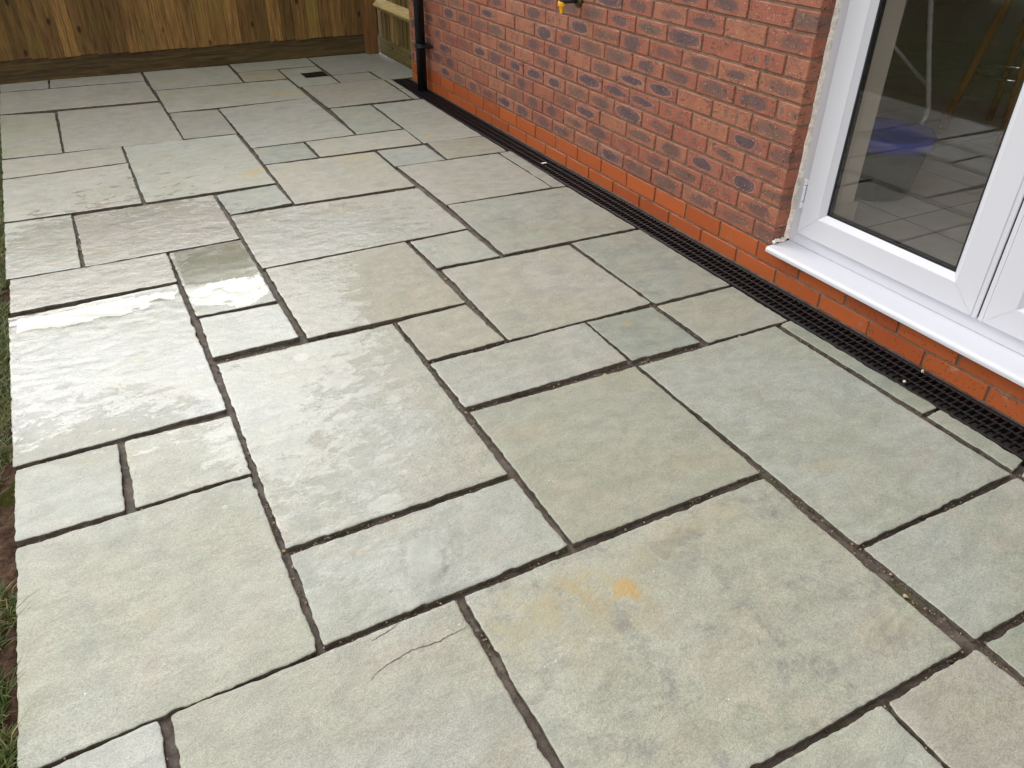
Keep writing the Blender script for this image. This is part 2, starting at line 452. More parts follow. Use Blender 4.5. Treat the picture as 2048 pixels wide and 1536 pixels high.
M = {}
M['stone'] = stone_mat()
M['brick'] = brick_mat()
M['plinth'] = brick_mat(True)
M['mortar'] = rough_mat('sand mortar', (.265, .172, .115), (.18, .115, .080), 30, .9, .002)
M['bed'] = rough_mat('damp jointing mortar', (.050, .037, .027), (.120, .094, .074), 26, .75, .004, 210, (.062, .056, .026), .4)
M['edge'] = rough_mat('dirty slab edge', (.070, .056, .042), (.15, .125, .095), 40, .8, .003, 200)
t = NT('joint grit')
r = t.n('SeparateColor', {0: t.attr('rnd', 'Color')})
gc = t.mix(t.m('GREATER_THAN', r.outputs[0], .62), t.mix(r.outputs[1], (.055, .042, .034), (.12, .095, .075)), t.mix(r.outputs[1], (.26, .15, .07), (.42, .30, .18)))
M['grit'] = t.bsdf(Base_Color=gc, Roughness=.7)
M['soil'] = rough_mat('damp soil', (.040, .022, .014), (.105, .062, .040), 34, .95, .018, 110, (.050, .050, .012), .1)
M['lawn'] = rough_mat('mown turf', (.036, .046, .006), (.075, .080, .012), 12, .95, .02, 90, (.06, .045, .018))
M['upvc'] = plain('white plastic', (.635, .635, .675), .26, 0, .5, .006, 3)
M['gasket'] = plain('black rubber', (.012, .012, .014), .4)
M['black'] = plain('black plastic', (.008, .008, .010), .32, 0, .55, .3, 60, .0008)
M['grate'] = plain('dusty black plastic', (.006, .006, .007), .42, 0, .3, .35, 90, .0012)
M['void'] = plain('black plastic channel', (.006, .006, .007), .6)
M['sealant'] = rough_mat('cream sealant', (.80, .73, .65), (.74, .65, .56), 45, .6, .001, 60)
M['cream'] = rough_mat('cream stone', (.62, .50, .30), (.48, .38, .22), 120, .7, .002)
M['fence'] = wood_mat('stained fence board', (.115, .058, .017), (.270, .150, .046), (.190, .135, .028))
M['fenceR'] = wood_mat('tan fence board', (.14, .085, .026), (.26, .165, .055), (.17, .14, .04))
M['gravel'] = wood_mat('wet gravel board', (.046, .029, .010), (.130, .082, .026), (.062, .056, .014), 'x')
M['gravelR'] = wood_mat('green gravel board', (.085, .068, .020), (.16, .120, .038), (.085, .090, .022), 'y')
M['post'] = wood_mat('brown timber post', (.12, .052, .016), (.22, .105, .035), (.16, .085, .026))
M['rail'] = wood_mat('pale timber rail', (.34, .25, .095), (.48, .37, .155), (.38, .31, .11), 'y', .7, .3)
M['plaster'] = plain('beige plaster', (.62, .55, .46), .8, 0, .3, .04, 6)
M['glass'] = glass_mat('double glazing', 1.66)
M['water'] = glass_mat('rain water', 1.33, (.93, .93, .90))

# ------------------------------------------------------------------ the ground
g = MB(); g.box((-60, -60, -.30), (60, 60, -.075))
tag(g.build('ground', M['lawn']), 'dark turf and soil reaching away around the house', 'ground', kind='structure')

def sheet(name, x0, x1, y0, y1, nx, ny, zf, mat):
    xs, ys = np.linspace(x0, x1, nx), np.linspace(y0, y1, ny)
    X, Y = np.meshgrid(xs, ys)
    Z = zf(X, Y)
    b = MB()
    i = np.arange(nx * ny).reshape(ny, nx)
    b.add(np.stack([X.ravel(), Y.ravel(), Z.ravel()], -1), np.stack([i[:-1, :-1].ravel(), i[:-1, 1:].ravel(), i[1:, 1:].ravel(), i[1:, :-1].ravel()], -1).tolist())
    return b.build(name, mat, smooth=True)

tag(sheet('bedding', -2.72, .13, -1.0, 6.72, 380, 900, lambda X, Y: -.0145 + .0055 * fbm(X * 9, Y * 9, 3, 5) - .09 * (X < -2.592 - .0225 * np.maximum(0, Y - 1.4) + .012) + .002 * fbm(X * 60, Y * 60, 5, 2) - .045 * np.clip((X + .165) / .004, 0, 1) * np.clip((5.70 - Y) / .01, 0, 1), M['bed']),
    'dark damp jointing mortar showing between the paving slabs', 'jointing', kind='structure')
tag(sheet('soil', -3.25, -2.55, -.6, 6.7, 130, 900, lambda X, Y: -.028 + .018 * fbm(X * 9, Y * 9, 11, 5) + .010 * fbm(X * 38, Y * 38, 12, 3) - .03 * np.clip((X + 2.60) / .03, 0, 1), M['soil']),
    'bare brown soil strip along the edge of the paving', 'soil', kind='structure')
tag(sheet('lawn', -9.0, -3.15, -4.0, 6.9, 160, 260, lambda X, Y: -.022 + .02 * fbm(X * 3, Y * 3, 21, 4), M['lawn']),
    'rough green lawn beside the patio', 'lawn', kind='structure')

# ------------------------------------------------------------------ paving slabs
# corners far-left, far-right, near-right, near-left (metres); surface colour; label
SL = {
 1: ([(-2.595, 1.575), (-2.053, 1.591), (-2.048, .975), (-2.588, .960)], (189, 189, 173), 'big pale square slab on the grass edge with a small orange spot near its middle'),
 2: ([(-2.585, .946), (-2.355, .961), (-2.354, .675), (-2.582, .670)], (203, 204, 196), 'whitish slab cut off in the bottom left corner of the view'),
 3: ([(-2.335, .961), (-1.747, .970), (-1.748, .08), (-2.337, .08)], (182, 180, 168), 'cracked pinkish grey slab with a thin hairline crack across its far end'),
 4: ([(-1.727, .968), (-.856, .974), (-.865, .376), (-1.728, .380)], (183, 183, 166), 'large foreground slab with ochre rust blotches and dark grey mottling'),
 5: ([(-.823, .671), (-.250, .669), (-.256, .380), (-.821, .380)], (177, 181, 169), 'grey slab at the right edge, below the large plain slab by the drain'),
 6: ([(-.812, .362), (-.250, .361), (-.256, .08), (-.821, .08)], (160, 167, 154), 'greenish slab just showing in the bottom right corner of the view'),
 7: ([(-1.110, .359), (-.837, .362), (-.829, .08), (-1.112, .08)], (185, 179, 165), 'warm beige slab at the bottom right with wet sparkling edges'),
 8: ([(-1.72, .366), (-1.122, .362), (-1.124, -.22), (-1.72, -.22)], (183, 185, 171), 'pale slab at the bottom edge directly below the rust blotched slab'),
 9: ([(-.829, 1.575), (-.246, 1.577), (-.252, .688), (-.826, .685)], (178, 182, 170), 'large plain grey slab beside the narrow strips along the drain below the door'),
 10: ([(-.224, 1.576), (-.167, 1.584), (-.159, .985), (-.226, .984)], (150, 160, 143), 'long narrow dark green strip of paving against the drain'),
 11: ([(-.228, .966), (-.159, .973), (-.166, .707), (-.235, .691)], (168, 175, 160), 'short narrow pale strip of paving against the drain nearest the camera'),
 12: ([(-.235, .672), (-.166, .680), (-.170, .10), (-.236, .10)], (172, 178, 166), 'tiny sliver of strip paving at the right edge of the view'),
 13: ([(-1.421, 1.591), (-.839, 1.582), (-.846, .996), (-1.428, .997)], (167, 167, 146), 'smooth olive green square slab in the middle foreground'),
 14: ([(-2.033, 1.266), (-1.443, 1.273), (-1.443, .996), (-2.034, .984)], (188, 190, 180), 'oblong damp slab holding a small arrow shaped puddle'),
 15: ([(-2.031, 2.195), (-1.437, 2.195), (-1.447, 1.296), (-2.037, 1.290)], (190, 190, 178), 'large wet shiny slab left of centre with two coin sized puddles'),
 16: ([(-2.333, 1.897), (-2.049, 1.890), (-2.049, 1.603), (-2.333, 1.598)], (206, 206, 193), 'small square cream slab between the wet slab and the edge slab'),
 17: ([(-2.599, 1.890), (-2.348, 1.894), (-2.357, 1.598), (-2.599, 1.597)], (197, 199, 189), 'small bluish white slab on the grass edge left of the cream square'),
 18: ([(-2.625, 2.830), (-2.062, 2.846), (-2.051, 1.926), (-2.604, 1.908)], (198, 200, 194), 'very wet white reflecting riven slab on the grass edge with ripple ridges'),
 19: ([(-2.034, 2.526), (-1.757, 2.514), (-1.753, 2.240), (-2.038, 2.236)], (194, 197, 189), 'small wet whitish square slab just below the puddle slab'),
 20: ([(-2.051, 3.155), (-1.759, 3.165), (-1.757, 2.542), (-2.040, 2.543)], (170, 174, 160), 'dark wet slab under the widest mirror bright puddle'),
 21: ([(-2.624, 3.155), (-2.058, 3.158), (-2.060, 2.862), (-2.620, 2.858)], (186, 180, 165), 'beige oblong slab on the grass edge left of the puddle slab'),
 22: ([(-2.376, 3.775), (-1.769, 3.774), (-1.760, 3.184), (-2.362, 3.167)], (188, 182, 170), 'square pinkish rippled slab directly beyond the dark puddle slab'),
 23: ([(-2.650, 3.798), (-2.385, 3.787), (-2.376, 3.166), (-2.638, 3.171)], (192, 192, 178), 'pale oblong slab on the grass edge left of the pinkish rippled slab'),
 24: ([(-2.668, 4.438), (-2.086, 4.454), (-2.085, 3.801), (-2.652, 3.812)], (190, 186, 172), 'square creamy streaked slab on the grass edge below the thin beige bar'),
 25: ([(-2.677, 4.793), (-2.090, 4.784), (-2.089, 4.474), (-2.669, 4.459)], (186, 180, 162), 'thin beige bar shaped slab on the grass edge in the middle distance'),
 26: ([(-2.081, 4.785), (-1.465, 4.758), (-1.459, 3.814), (-2.069, 3.808)], (190, 192, 178), 'large pale slab with orange rust spots along its right edge'),
 27: ([(-1.756, 3.760), (-1.466, 3.784), (-1.457, 3.496), (-1.746, 3.475)], (164, 172, 160), 'small green square slab tucked below the large rust spotted slab'),
 28: ([(-1.444, 4.110), (-.844, 4.088), (-.847, 3.469), (-1.447, 3.481)], (182, 176, 158), 'tan square slab with an orange streak at its far right corner'),
 29: ([(-1.746, 3.462), (-.845, 3.436), (-.842, 2.858), (-1.746, 2.845)], (190, 188, 178), 'wide pale grey slab in the very middle of the patio, below the tan one'),
 30: ([(-.822, 3.784), (-.236, 3.762), (-.240, 3.152), (-.812, 3.161)], (182, 177, 166), 'square warm grey slab beside the thin strip with a white chip'),
 31: ([(-.226, 3.763), (-.155, 3.763), (-.169, 3.134), (-.236, 3.150)], (172, 168, 158), 'thin grey strip of paving on the drain carrying a white chip'),
 32: ([(-.809, 3.153), (-.170, 3.118), (-.169, 2.529), (-.827, 2.537)], (168, 171, 157), 'square green grey slab touching the drain, with brown scratches'),
 33: ([(-1.126, 2.826), (-.852, 2.837), (-.848, 2.528), (-1.122, 2.538)], (183, 186, 173), 'small pale square slab between the olive brown slab and the green grey slab'),
 34: ([(-1.736, 2.825), (-1.143, 2.834), (-1.145, 2.221), (-1.731, 2.220)], (170, 164, 142), 'square olive brown slab right of the puddle slab'),
 35: ([(-1.114, 2.518), (-.532, 2.505), (-.533, 1.914), (-1.127, 1.910)], (186, 182, 168), 'square pinkish cream slab with a pale scratch at its near corner'),
 36: ([(-.514, 2.514), (-.163, 2.506), (-.172, 1.900), (-.525, 1.903)], (160, 165, 152), 'oblong green grey slab touching the drain left of the door sill'),
 37: ([(-.525, 1.888), (-.167, 1.887), (-.174, 1.591), (-.530, 1.593)], (178, 178, 164), 'small beige slab touching the drain right of the dark green square'),
 38: ([(-.823, 1.898), (-.545, 1.891), (-.553, 1.609), (-.825, 1.616)], (147, 156, 144), 'small dark green square slab with tiny orange specks'),
 39: ([(-1.423, 1.889), (-.833, 1.899), (-.840, 1.620), (-1.424, 1.618)], (184, 185, 175), 'oblong bluish grey slab directly beyond the olive green square'),
 40: ([(-1.423, 2.196), (-1.150, 2.206), (-1.139, 1.915), (-1.421, 1.910)], (180, 174, 154), 'small tan square slab beyond the left end of the bluish oblong'),
 41: ([(-1.753, 5.404), (-1.464, 5.363), (-1.458, 4.772), (-1.756, 4.785)], (166, 164, 155), 'small dull grey slab beyond the large rust spotted slab'),
 42: ([(-1.453, 5.379), (-.846, 5.406), (-.840, 4.445), (-1.442, 4.439)], (183, 181, 172), 'large lilac grey slab in the far middle of the patio'),
 43: ([(-.802, 5.081), (-.535, 5.055), (-.544, 4.439), (-.830, 4.440)], (155, 160, 146), 'small green slab right of the large lilac grey one'),
 44: ([(-.515, 5.060), (-.155, 5.060), (-.167, 4.104), (-.538, 4.114)], (178, 178, 168), 'long pale slab against the drain just this side of the downpipe'),
 45: ([(-1.142, 4.423), (-.538, 4.419), (-.552, 4.105), (-1.143, 4.117)], (183, 179, 160), 'wide cream bar shaped slab near the middle of the drain side'),
 46: ([(-1.440, 4.423), (-1.158, 4.420), (-1.155, 4.122), (-1.445, 4.120)], (151, 160, 146), 'small dark green slab left of the wide cream bar'),
 47: ([(-.827, 4.095), (-.545, 4.085), (-.545, 3.783), (-.832, 3.794)], (168, 171, 166), 'small blue grey slab between the tan slab and the brownish one'),
 48: ([(-.518, 4.105), (-.171, 4.088), (-.173, 3.768), (-.532, 3.786)], (161, 155, 137), 'small brownish slab touching the drain beyond the thin chip strip'),
 49: ([(-2.383, 5.746), (-1.774, 5.719), (-1.762, 4.771), (-2.376, 4.804)], (184, 180, 168), 'large streaky grey slab at the far left, second in from the grass'),
 50: ([(-2.704, 5.785), (-2.400, 5.721), (-2.386, 4.799), (-2.677, 4.817)], (180, 178, 158), 'yellowish slab on the grass edge at the far left'),
 51: ([(-2.716, 6.427), (-1.792, 6.386), (-1.778, 5.765), (-2.705, 5.811)], (186, 180, 168), 'wide slab at the far left, one row in from the fence'),
 52: ([(-2.722, 6.715), (-2.416, 6.712), (-2.417, 6.447), (-2.716, 6.458)], (180, 176, 164), 'small slab in the far left corner against the fence'),
 53: ([(-2.403, 6.710), (-1.790, 6.700), (-1.789, 6.410), (-2.409, 6.444)], (184, 178, 168), 'oblong slab against the fence, second from the far left corner'),
 54: ([(-1.760, 6.065), (-.844, 6.020), (-.842, 5.419), (-1.759, 5.421)], (185, 184, 166), 'wide cream slab with faint yellow stains in the far middle'),
 55: ([(-1.771, 6.710), (-1.149, 6.701), (-1.158, 6.064), (-1.766, 6.082)], (182, 182, 168), 'large square slab against the fence left of the brown stained one'),
 56: ([(-1.132, 6.399), (-.837, 6.375), (-.842, 6.040), (-1.149, 6.050)], (168, 156, 130), 'small brown stained slab left of the square gully grate'),
 57: ([(-1.131, 6.713), (-.514, 6.713), (-.528, 6.392), (-1.132, 6.414)], (171, 172, 155), 'oblong slab against the fence behind the square gully grate'),
 58: ([(-.824, 6.374), (-.530, 6.374), (-.529, 5.761), (-.825, 5.755)], (170, 173, 158), 'slab with a square notch cut out for the gully grate'),
 59: ([(-.505, 6.705), (.112, 6.705), (.112, 5.412), (-.505, 5.412)], (150, 150, 140), 'big dull grey corner slab between both fences and the drain end'),
 61: ([(-.512, 6.004), (-.224, 6.004), (-.222, 5.752), (-.519, 5.752)], (152, 146, 136), 'small pinkish slab right of the square gully grate'),
 62: ([(-.812, 5.735), (-.212, 5.735), (-.225, 5.096), (-.808, 5.098)], (160, 154, 140), 'square brownish grey slab nearest the foot of the downpipe'),
 63: ([(-.203, 5.396), (-.157, 5.396), (-.168, 5.078), (-.213, 5.090)], (158, 156, 146), 'narrow sliver of paving beside the drain at the downpipe foot'),
}
# rust stains: x, y, radius along x, radius along y, strength
RUST = [(-1.408, .763, .045, .04, .72), (-1.43, .80, .13, .075, .75), (-1.40, .832, .03, .02, .9), (-1.487, .893, .06, .03, .9), (-1.635, .889, .06, .045, .6), (-1.665, .815, .07, .05, .55),
        (-1.55, .86, .2, .06, .55), (-1.2, .90, .18, .05, .35), (-1.58, .70, .08, .06, .35), (-.944, 4.041, .05, .05, 1.2), (-.98, 4.00, .04, .03, .8), (-1.033, 4.026, .02, .03, .9), (-1.504, 4.049, .03, .035, 1.2), (-1.541, 3.962, .035, .05, .9), (-1.356, 3.995, .02, .03, 1.1), (-1.52, 4.02, .06, .03, .9),
        (-1.409, 3.898, .025, .03, 1.1), (-1.046, 3.855, .02, .03, .8), (-1.62, 3.93, .04, .03, .6), (-1.832, 1.997, .10, .03, .35), (-2.345, 1.221, .018, .022, 1.3), (-2.57, 1.41, .03, .03, .5), (-.457, 4.253, .022, .04, 1.1), (-.54, 4.7, .03, .03, .4), (-.857, 4.442, .03, .02, .7),
        (-.705, 1.815, .02, .015, 1.0), (-.598, 1.802, .02, .02, 1.0), (-.51, 1.86, .04, .02, .9), (-.996, 5.629, .09, .07, .9), (-.90, 5.60, .06, .05, .5), (-2.592, 4.947, .09, .03, .8), (-2.5, 5.4, .12, .06, .5), (-.659, .923, .06, .025, .5), (-.72, .95, .05, .02, .4), (-1.305, 1.435, .06, .02, .5),
        (-1.014, 1.102, .05, .02, .5), (-1.779, 1.236, .04, .03, .45), (-1.876, 1.193, .025, .025, .6), (-1.62, 1.06, .03, .02, .4), (-2.36, 2.27, .04, .02, .75), (-2.32, 2.20, .06, .02, .6), (-2.25, 2.33, .03, .02, .7), (-2.10, 2.12, .05, .018, .6), (-2.40, 2.78, .04, .03, .9), (-2.15, 1.99, .02, .02, .5), (-2.33, 1.965, .03, .02, .5),
        (-2.32, 1.81, .02, .025, .7), (-2.42, 1.86, .05, .02, .5), (-1.0, .47, .1, .03, .5), (-1.52, .47, .05, .03, .35), (-1.02, .93, .05, .03, .5), (-1.15, .95, .06, .03, .45), (-1.66, 6.35, .12, .05, .6), (-.85, 6.19, .04, .06, .9), (-1.02, 6.15, .12, .08, .5), (-1.5, 6.45, .1, .06, .5), (-.75, 6.6, .1, .04, .5),
        (-.55, 5.45, .1, .05, .35), (-1.3, 3.33, .12, .03, .4), (-1.65, 3.35, .06, .03, .45), (-1.25, 2.35, .12, .05, .3), (-.76, 2.74, .06, .03, .2), (-1.9, 4.05, .05, .02, .7), (-2.0, 4.35, .05, .02, .5), (-2.3, 3.3, .05, .02, .6), (-2.55, 3.55, .06, .02, .5), (-2.45, 3.25, .05, .02, .6), (-.66, 4.8, .05, .05, .5), (-.7, 4.9, .04, .04, .4)]
CRACKS = [[(-1.975, .860), (-1.965, .869), (-1.935, .879), (-1.905, .884), (-1.883, .889), (-1.85, .886), (-1.819, .884), (-1.79, .888), (-1.766, .889), (-1.748, .895)], [(-1.945, .948), (-1.919, .953), (-1.90, .957), (-1.875, .967)],
          [(-.335, 1.385), (-.315, 1.33), (-.29, 1.25), (-.279, 1.205)], [(-.329, .90), (-.337, .86), (-.329, .83), (-.322, .78)]]
# where rain still stands or glistens: x, y, rx, ry, amount
WET = [(-1.55, 2.65, .18, .45, .35), (-1.45, 3.2, .45, .3, .35), (-1.85, 4.2, .35, .5, .35), (-2.0, 3.5, .35, .3, .3), (-1.1, 3.0, .3, .5, .2), (-1.2, 4.9, .4, .6, .10), (-.45, 4.6, .3, .4, .10), (-2.3, 1.45, .4, .2, .15), (-2.40, 2.50, .45, .60, 1.1), (-1.92, 2.38, .25, .25, 1.0), (-1.98, 1.90, .17, .45, .75), (-1.9, 2.9, .2, .4, 1.0), (-1.83, 1.12, .25, .18, .75), (-2.2, 3.4, .45, .45, .75), (-1.65, 2.45, .15, .45, .65), (-1.45, 3.05, .45, .35, .62), (-2.5, 3.4, .2, .4, .65), (-2.45, 3.0, .3, .2, .6), (-2.3, 4.2, .5, .6, .15), (-2.0, 5.5, .9, 1.2, .10), (-1.6, 1.6, .3, .5, .45), (-1.75, .9, .15, .2, .3), (-.9, .15, .3, .25, .45)]
POOLS = [(-2.38, 2.760, .27, .075, 18), (-1.895, 2.90, .19, .27, 20), (-1.784, 2.116, .022, .024, 15), (-1.766, 1.737, .020, .018, 15), (-1.765, 1.335, .05, .022, 15), (-1.758, 1.115, .042, .060, 14)]

def surface(x, y, seed, base):
    z = base + .0011 * fbm(x * 2.6 + seed, y * 2.6, seed, 3)
    amp = .0010
    rid = 1 - np.abs(fbm(x * 7 + seed * .7, y * 11 + .6 * fbm(x * 3, y * 3, seed + 9, 2), seed + 4, 4))
    z = z + amp * 1.6 * (rid - .7) + .0005 * fbm(x * 40, y * 55, seed + 6, 3)
    return z

def paving(idx, corners, rgb, label):
    seed = idx * 13 + 1
    c = [np.array(q) for q in corners]
    W = (np.linalg.norm(c[1] - c[0]) + np.linalg.norm(c[2] - c[3])) / 2
    H = (np.linalg.norm(c[3] - c[0]) + np.linalg.norm(c[2] - c[1])) / 2
    cy = c[0][1]
    res = .0062 if cy < 2.3 else (.010 if cy < 4 else .016)
    def lines(Lg, cuts=()):
        e = [0, .002, .005, .010]
        a = [v / Lg for v in e] + list(np.linspace(.018, Lg - .018, max(3, int(Lg / res))) / Lg) + [1 - v / Lg for v in reversed(e)]
        return np.array(sorted(a))
    us, vs = lines(W), lines(H)
    cutx, cuty = [], []
    keep = None
    if idx == 58:
        keep = lambda X, Y: ~((X > -.706) & (Y > 6.006) & (Y < 6.188)); cutx, cuty = [-.706], [6.006, 6.188]
    if idx == 59:
        keep = lambda X, Y: (Y > 6.020) | ((X > -.206) & (Y > 5.695)) | ((X > -.198) & (X < -.157) & (Y > 5.41)); cutx, cuty = [-.206, -.198, -.157], [6.020, 5.695]
    if keep:
        us = np.array(sorted(list(us) + [(q - c[0][0]) / W for q in cutx])); vs = np.array(sorted(list(vs) + [(c[0][1] - q) / H for q in cuty]))
        us = us[np.concatenate([[True], np.diff(us) > 1e-5])]; vs = vs[np.concatenate([[True], np.diff(vs) > 1e-5])]
    U, V = np.meshgrid(us, vs)
    P = ((1 - U)[..., None] * ((1 - V)[..., None] * c[0] + V[..., None] * c[3]) + U[..., None] * ((1 - V)[..., None] * c[1] + V[..., None] * c[2]))
    X, Y = P[..., 0].copy(), P[..., 1].copy()
    # hand-dressed wandering edges with chips, rounded corners
    dl, dr, dt, db = U * W, (1 - U) * W, V * H, (1 - V) * H
    near = min(1.0, .55 + .45 * (cy < 2.5))
    def edge(s, k):
        e = .0024 * fbm(s * 14, s * 0 + k, seed + k, 4, .6) + .0012 * vnoise(s * 95, s * 0 + 3 * k, seed + k + 70) + .0010 * vnoise(s * 48, s * 0 + 3 * k, seed + k + 90)
        return e + .010 * np.clip(vnoise(s * 23, s * 0 + 5 * k, seed + k + 50) - .58, 0, 1)
    def corner(s, Lg, r=.0045 if min(W, H) > .1 else .0025):
        q = np.clip(np.minimum(s, Lg - s), 0, r)
        return r - np.sqrt(np.maximum(r * r - (r - q) ** 2, 0))
    wl, wr, wtp, wb = [np.clip(1 - d / .035, 0, 1) ** 2 for d in (dl, dr, dt, db)]
    if not keep:
        X = X + wl * (edge(V * H, 1) + corner(dt, H)) - wr * (edge(V * H, 2) + corner(dt, H))
        Y = Y - wtp * edge(U * W, 3) + wb * edge(U * W, 4)
    d = np.minimum(np.minimum(dl, dr), np.minimum(dt, db))
    base = .0018 * (hash2(np.array(idx), np.array(3), 5))
    Z = surface(X, Y, seed, base)
    if idx == 18:
        Z = Z + .0022 * np.abs(fbm(X * 5, Y * 13 + 2.4 * fbm(X * 4, Y * 4, 77, 2), 78, 3)) - .0006
        q = 9 * Y + 2.6 * X + 2.6 * fbm(X * 3.2, Y * 3.2, 79, 4, .6)              # cleaved steps
        fr_ = q - np.floor(q)
        Z = Z + .0016 * np.clip((Y - 2.05) / .3, .25, 1) * (np.clip(fr_ / .10, 0, 1) - fr_)
    pool = np.zeros_like(X); 
    for (px, py, rx, ry, own) in POOLS:
        if own != idx:
            continue
        q = np.sqrt(((X - px) / rx) ** 2 + ((Y - py) / ry) ** 2) + .35 * fbm(X * 14, Y * 14, 31, 3)
        dip = np.clip(1.35 - q, 0, 1)
        pool = np.maximum(pool, np.clip((1.15 - q) * 4, 0, 1))
        Z = Z - (.0034 if rx > .1 else .0016) * np.minimum(dip * 1.4, 1)
    Z = base + (Z - base) * (1 - .8 * pool) if idx != 18 else Z
    edge_d = np.clip(1 - d / .004, 0, 1)
    Z = Z - .0014 * edge_d ** 2
    wet = np.full_like(X, .10) + .12 * hash2(np.array(idx), np.array(8), 2)
    for (px, py, rx, ry, a) in WET:
        wet = wet + a * np.exp(-(((X - px) / rx) ** 2 + ((Y - py) / ry) ** 2))
    wet = np.clip(wet, 0, 1)
    rust = np.zeros_like(X)
    jx, jy = .02 * fbm(X * 12, Y * 12, 41, 3), .02 * fbm(X * 12, Y * 12, 42, 3)
    for (px, py, rx, ry, a) in RUST:
        rust = rust + (1.15 if py < 3 else 1.75) * a * np.exp(-(((X + jx - px) / rx) ** 2 + ((Y + jy - py) / ry) ** 2))
    nv, nu = X.shape
    vid = np.arange(nu * nv).reshape(nv, nu)
    fa = np.stack([vid[1:, :-1], vid[1:, 1:], vid[:-1, 1:], vid[:-1, :-1]], -1).reshape(-1, 4)
    if keep:
        cxm = ((P[1:, :-1, 0] + P[:-1, 1:, 0]) / 2).ravel(); cym = ((P[1:, :-1, 1] + P[:-1, 1:, 1]) / 2).ravel()
        fa = fa[keep(cxm, cym)]
    # boundary loop -> side faces
    e = np.concatenate([fa[:, [0, 1]], fa[:, [1, 2]], fa[:, [2, 3]], fa[:, [3, 0]]])
    key = e[:, 0].astype(np.int64) * (nu * nv) + e[:, 1]; rkey = e[:, 1].astype(np.int64) * (nu * nv) + e[:, 0]
    be = e[~np.isin(key, rkey)]
    bv = np.unique(be)
    low = {int(v): nu * nv + i for i, v in enumerate(bv)}
    xs_, ys_, zs_ = X.ravel(), Y.ravel(), Z.ravel()
    co_ = np.stack([xs_, ys_, zs_], -1)
    cen = np.array([co_[:, 0].mean(), co_[:, 1].mean(), 0])
    lowv = co_[bv].copy()
    lowv[:, 2] = -.032
    lowv[:, 0] += .0018 * fbm(lowv[:, 1] * 40, lowv[:, 0] * 40, seed + 3, 2); lowv[:, 1] += .0018 * fbm(lowv[:, 0] * 40, lowv[:, 1] * 40, seed + 4, 2)
    side = [[int(b), int(a), low[int(a)], low[int(b)]] for a, b in be]
    used = np.unique(fa)
    remap = -np.ones(nu * nv + len(bv), int)
    allc = np.concatenate([co_, lowv]) - cen
    idxs = np.concatenate([used, np.arange(nu * nv, nu * nv + len(bv))])
    remap[idxs] = np.arange(len(idxs))
    faces = remap[np.concatenate([fa, np.array(side)])].tolist()
    me = bpy.data.meshes.new('flagstone')
    me.from_pydata(allc[idxs].tolist(), [], faces)
    def put(name, arr, low_val=0.0):
        a = np.concatenate([arr.ravel(), np.full(len(bv), low_val)])[idxs].astype(np.float32)
        at = me.attributes.new(name, 'FLOAT', 'POINT'); at.data.foreach_set('value', a)
    put('wet', wet, .3); put('rust', rust); put('pool', pool)
    crk = np.zeros_like(X)
    put('crack', crk)
    put('mottle', np.full_like(X, {4: .8, 32: .5, 36: .55, 42: .4, 38: .5, 20: .3, 46: .5, 27: .4, 34: .35, 14: .3}.get(idx, .16)))
    at = me.attributes.new('tint', 'FLOAT_COLOR', 'POINT')
    at.data.foreach_set('color', np.tile(np.array([*lin([v * .66 + w_ * .34 for v, w_ in zip(rgb, (184, 186, 175))], .71), 1], np.float32), len(idxs)))
    nf = len(fa)
    me.polygons.foreach_set('use_smooth', [i < nf for i in range(len(me.polygons))])
    me.materials.append(M['stone']); me.materials.append(M['edge'])
    me.polygons.foreach_set('material_index', [0 if i < nf else 1 for i in range(len(me.polygons))])
    me.update()
    o = bpy.data.objects.new('flagstone', me)
    COL.objects.link(o)
    o.location = cen
    return tag(o, label, 'paving slab', 'paving slabs of the patio')

slabs = {}
for k, (cs, rgb, lab) in SL.items():
    slabs[k] = paving(k, cs, rgb, lab)

# hairline cracks: thin dark ribbons that belong to their slab
def crack(owner, lines_):
    b = MB()
    for ln in lines_:
        pts = []
        for i in range(len(ln) - 1):
            for s in range(6):
                t_ = s / 6
                pts.append((ln[i][0] * (1 - t_) + ln[i + 1][0] * t_, ln[i][1] * (1 - t_) + ln[i + 1][1] * t_))
        pts.append(ln[-1])
        pts = np.array(pts)
        pts[1:-1] += rng.normal(0, .0009, (len(pts) - 2, 2))
        w = .0011 * np.abs(np.sin(np.linspace(.2, 3.0, len(pts)))) * rng.uniform(.35, 1.2, len(pts)) + .0002
        d_ = np.gradient(pts, axis=0); nrm = np.stack([-d_[:, 1], d_[:, 0]], -1); nrm /= np.linalg.norm(nrm, axis=1)[:, None]
        z = surface(pts[:, 0], pts[:, 1], owner[0] * 13 + 1, .0018 * (hash2(np.array(owner[0]), np.array(3), 5))) + .0006
        A, B = pts + nrm * w[:, None], pts - nrm * w[:, None]
        n = len(pts)
        b.add([(*A[i], z[i]) for i in range(n)] + [(*B[i], z[i]) for i in range(n)], [(i, n + i, n + i + 1, i + 1) for i in range(n - 1)])
    under(owner[1], b.build('crack', M['edge']))
crack((3, slabs[3]), CRACKS[:2])

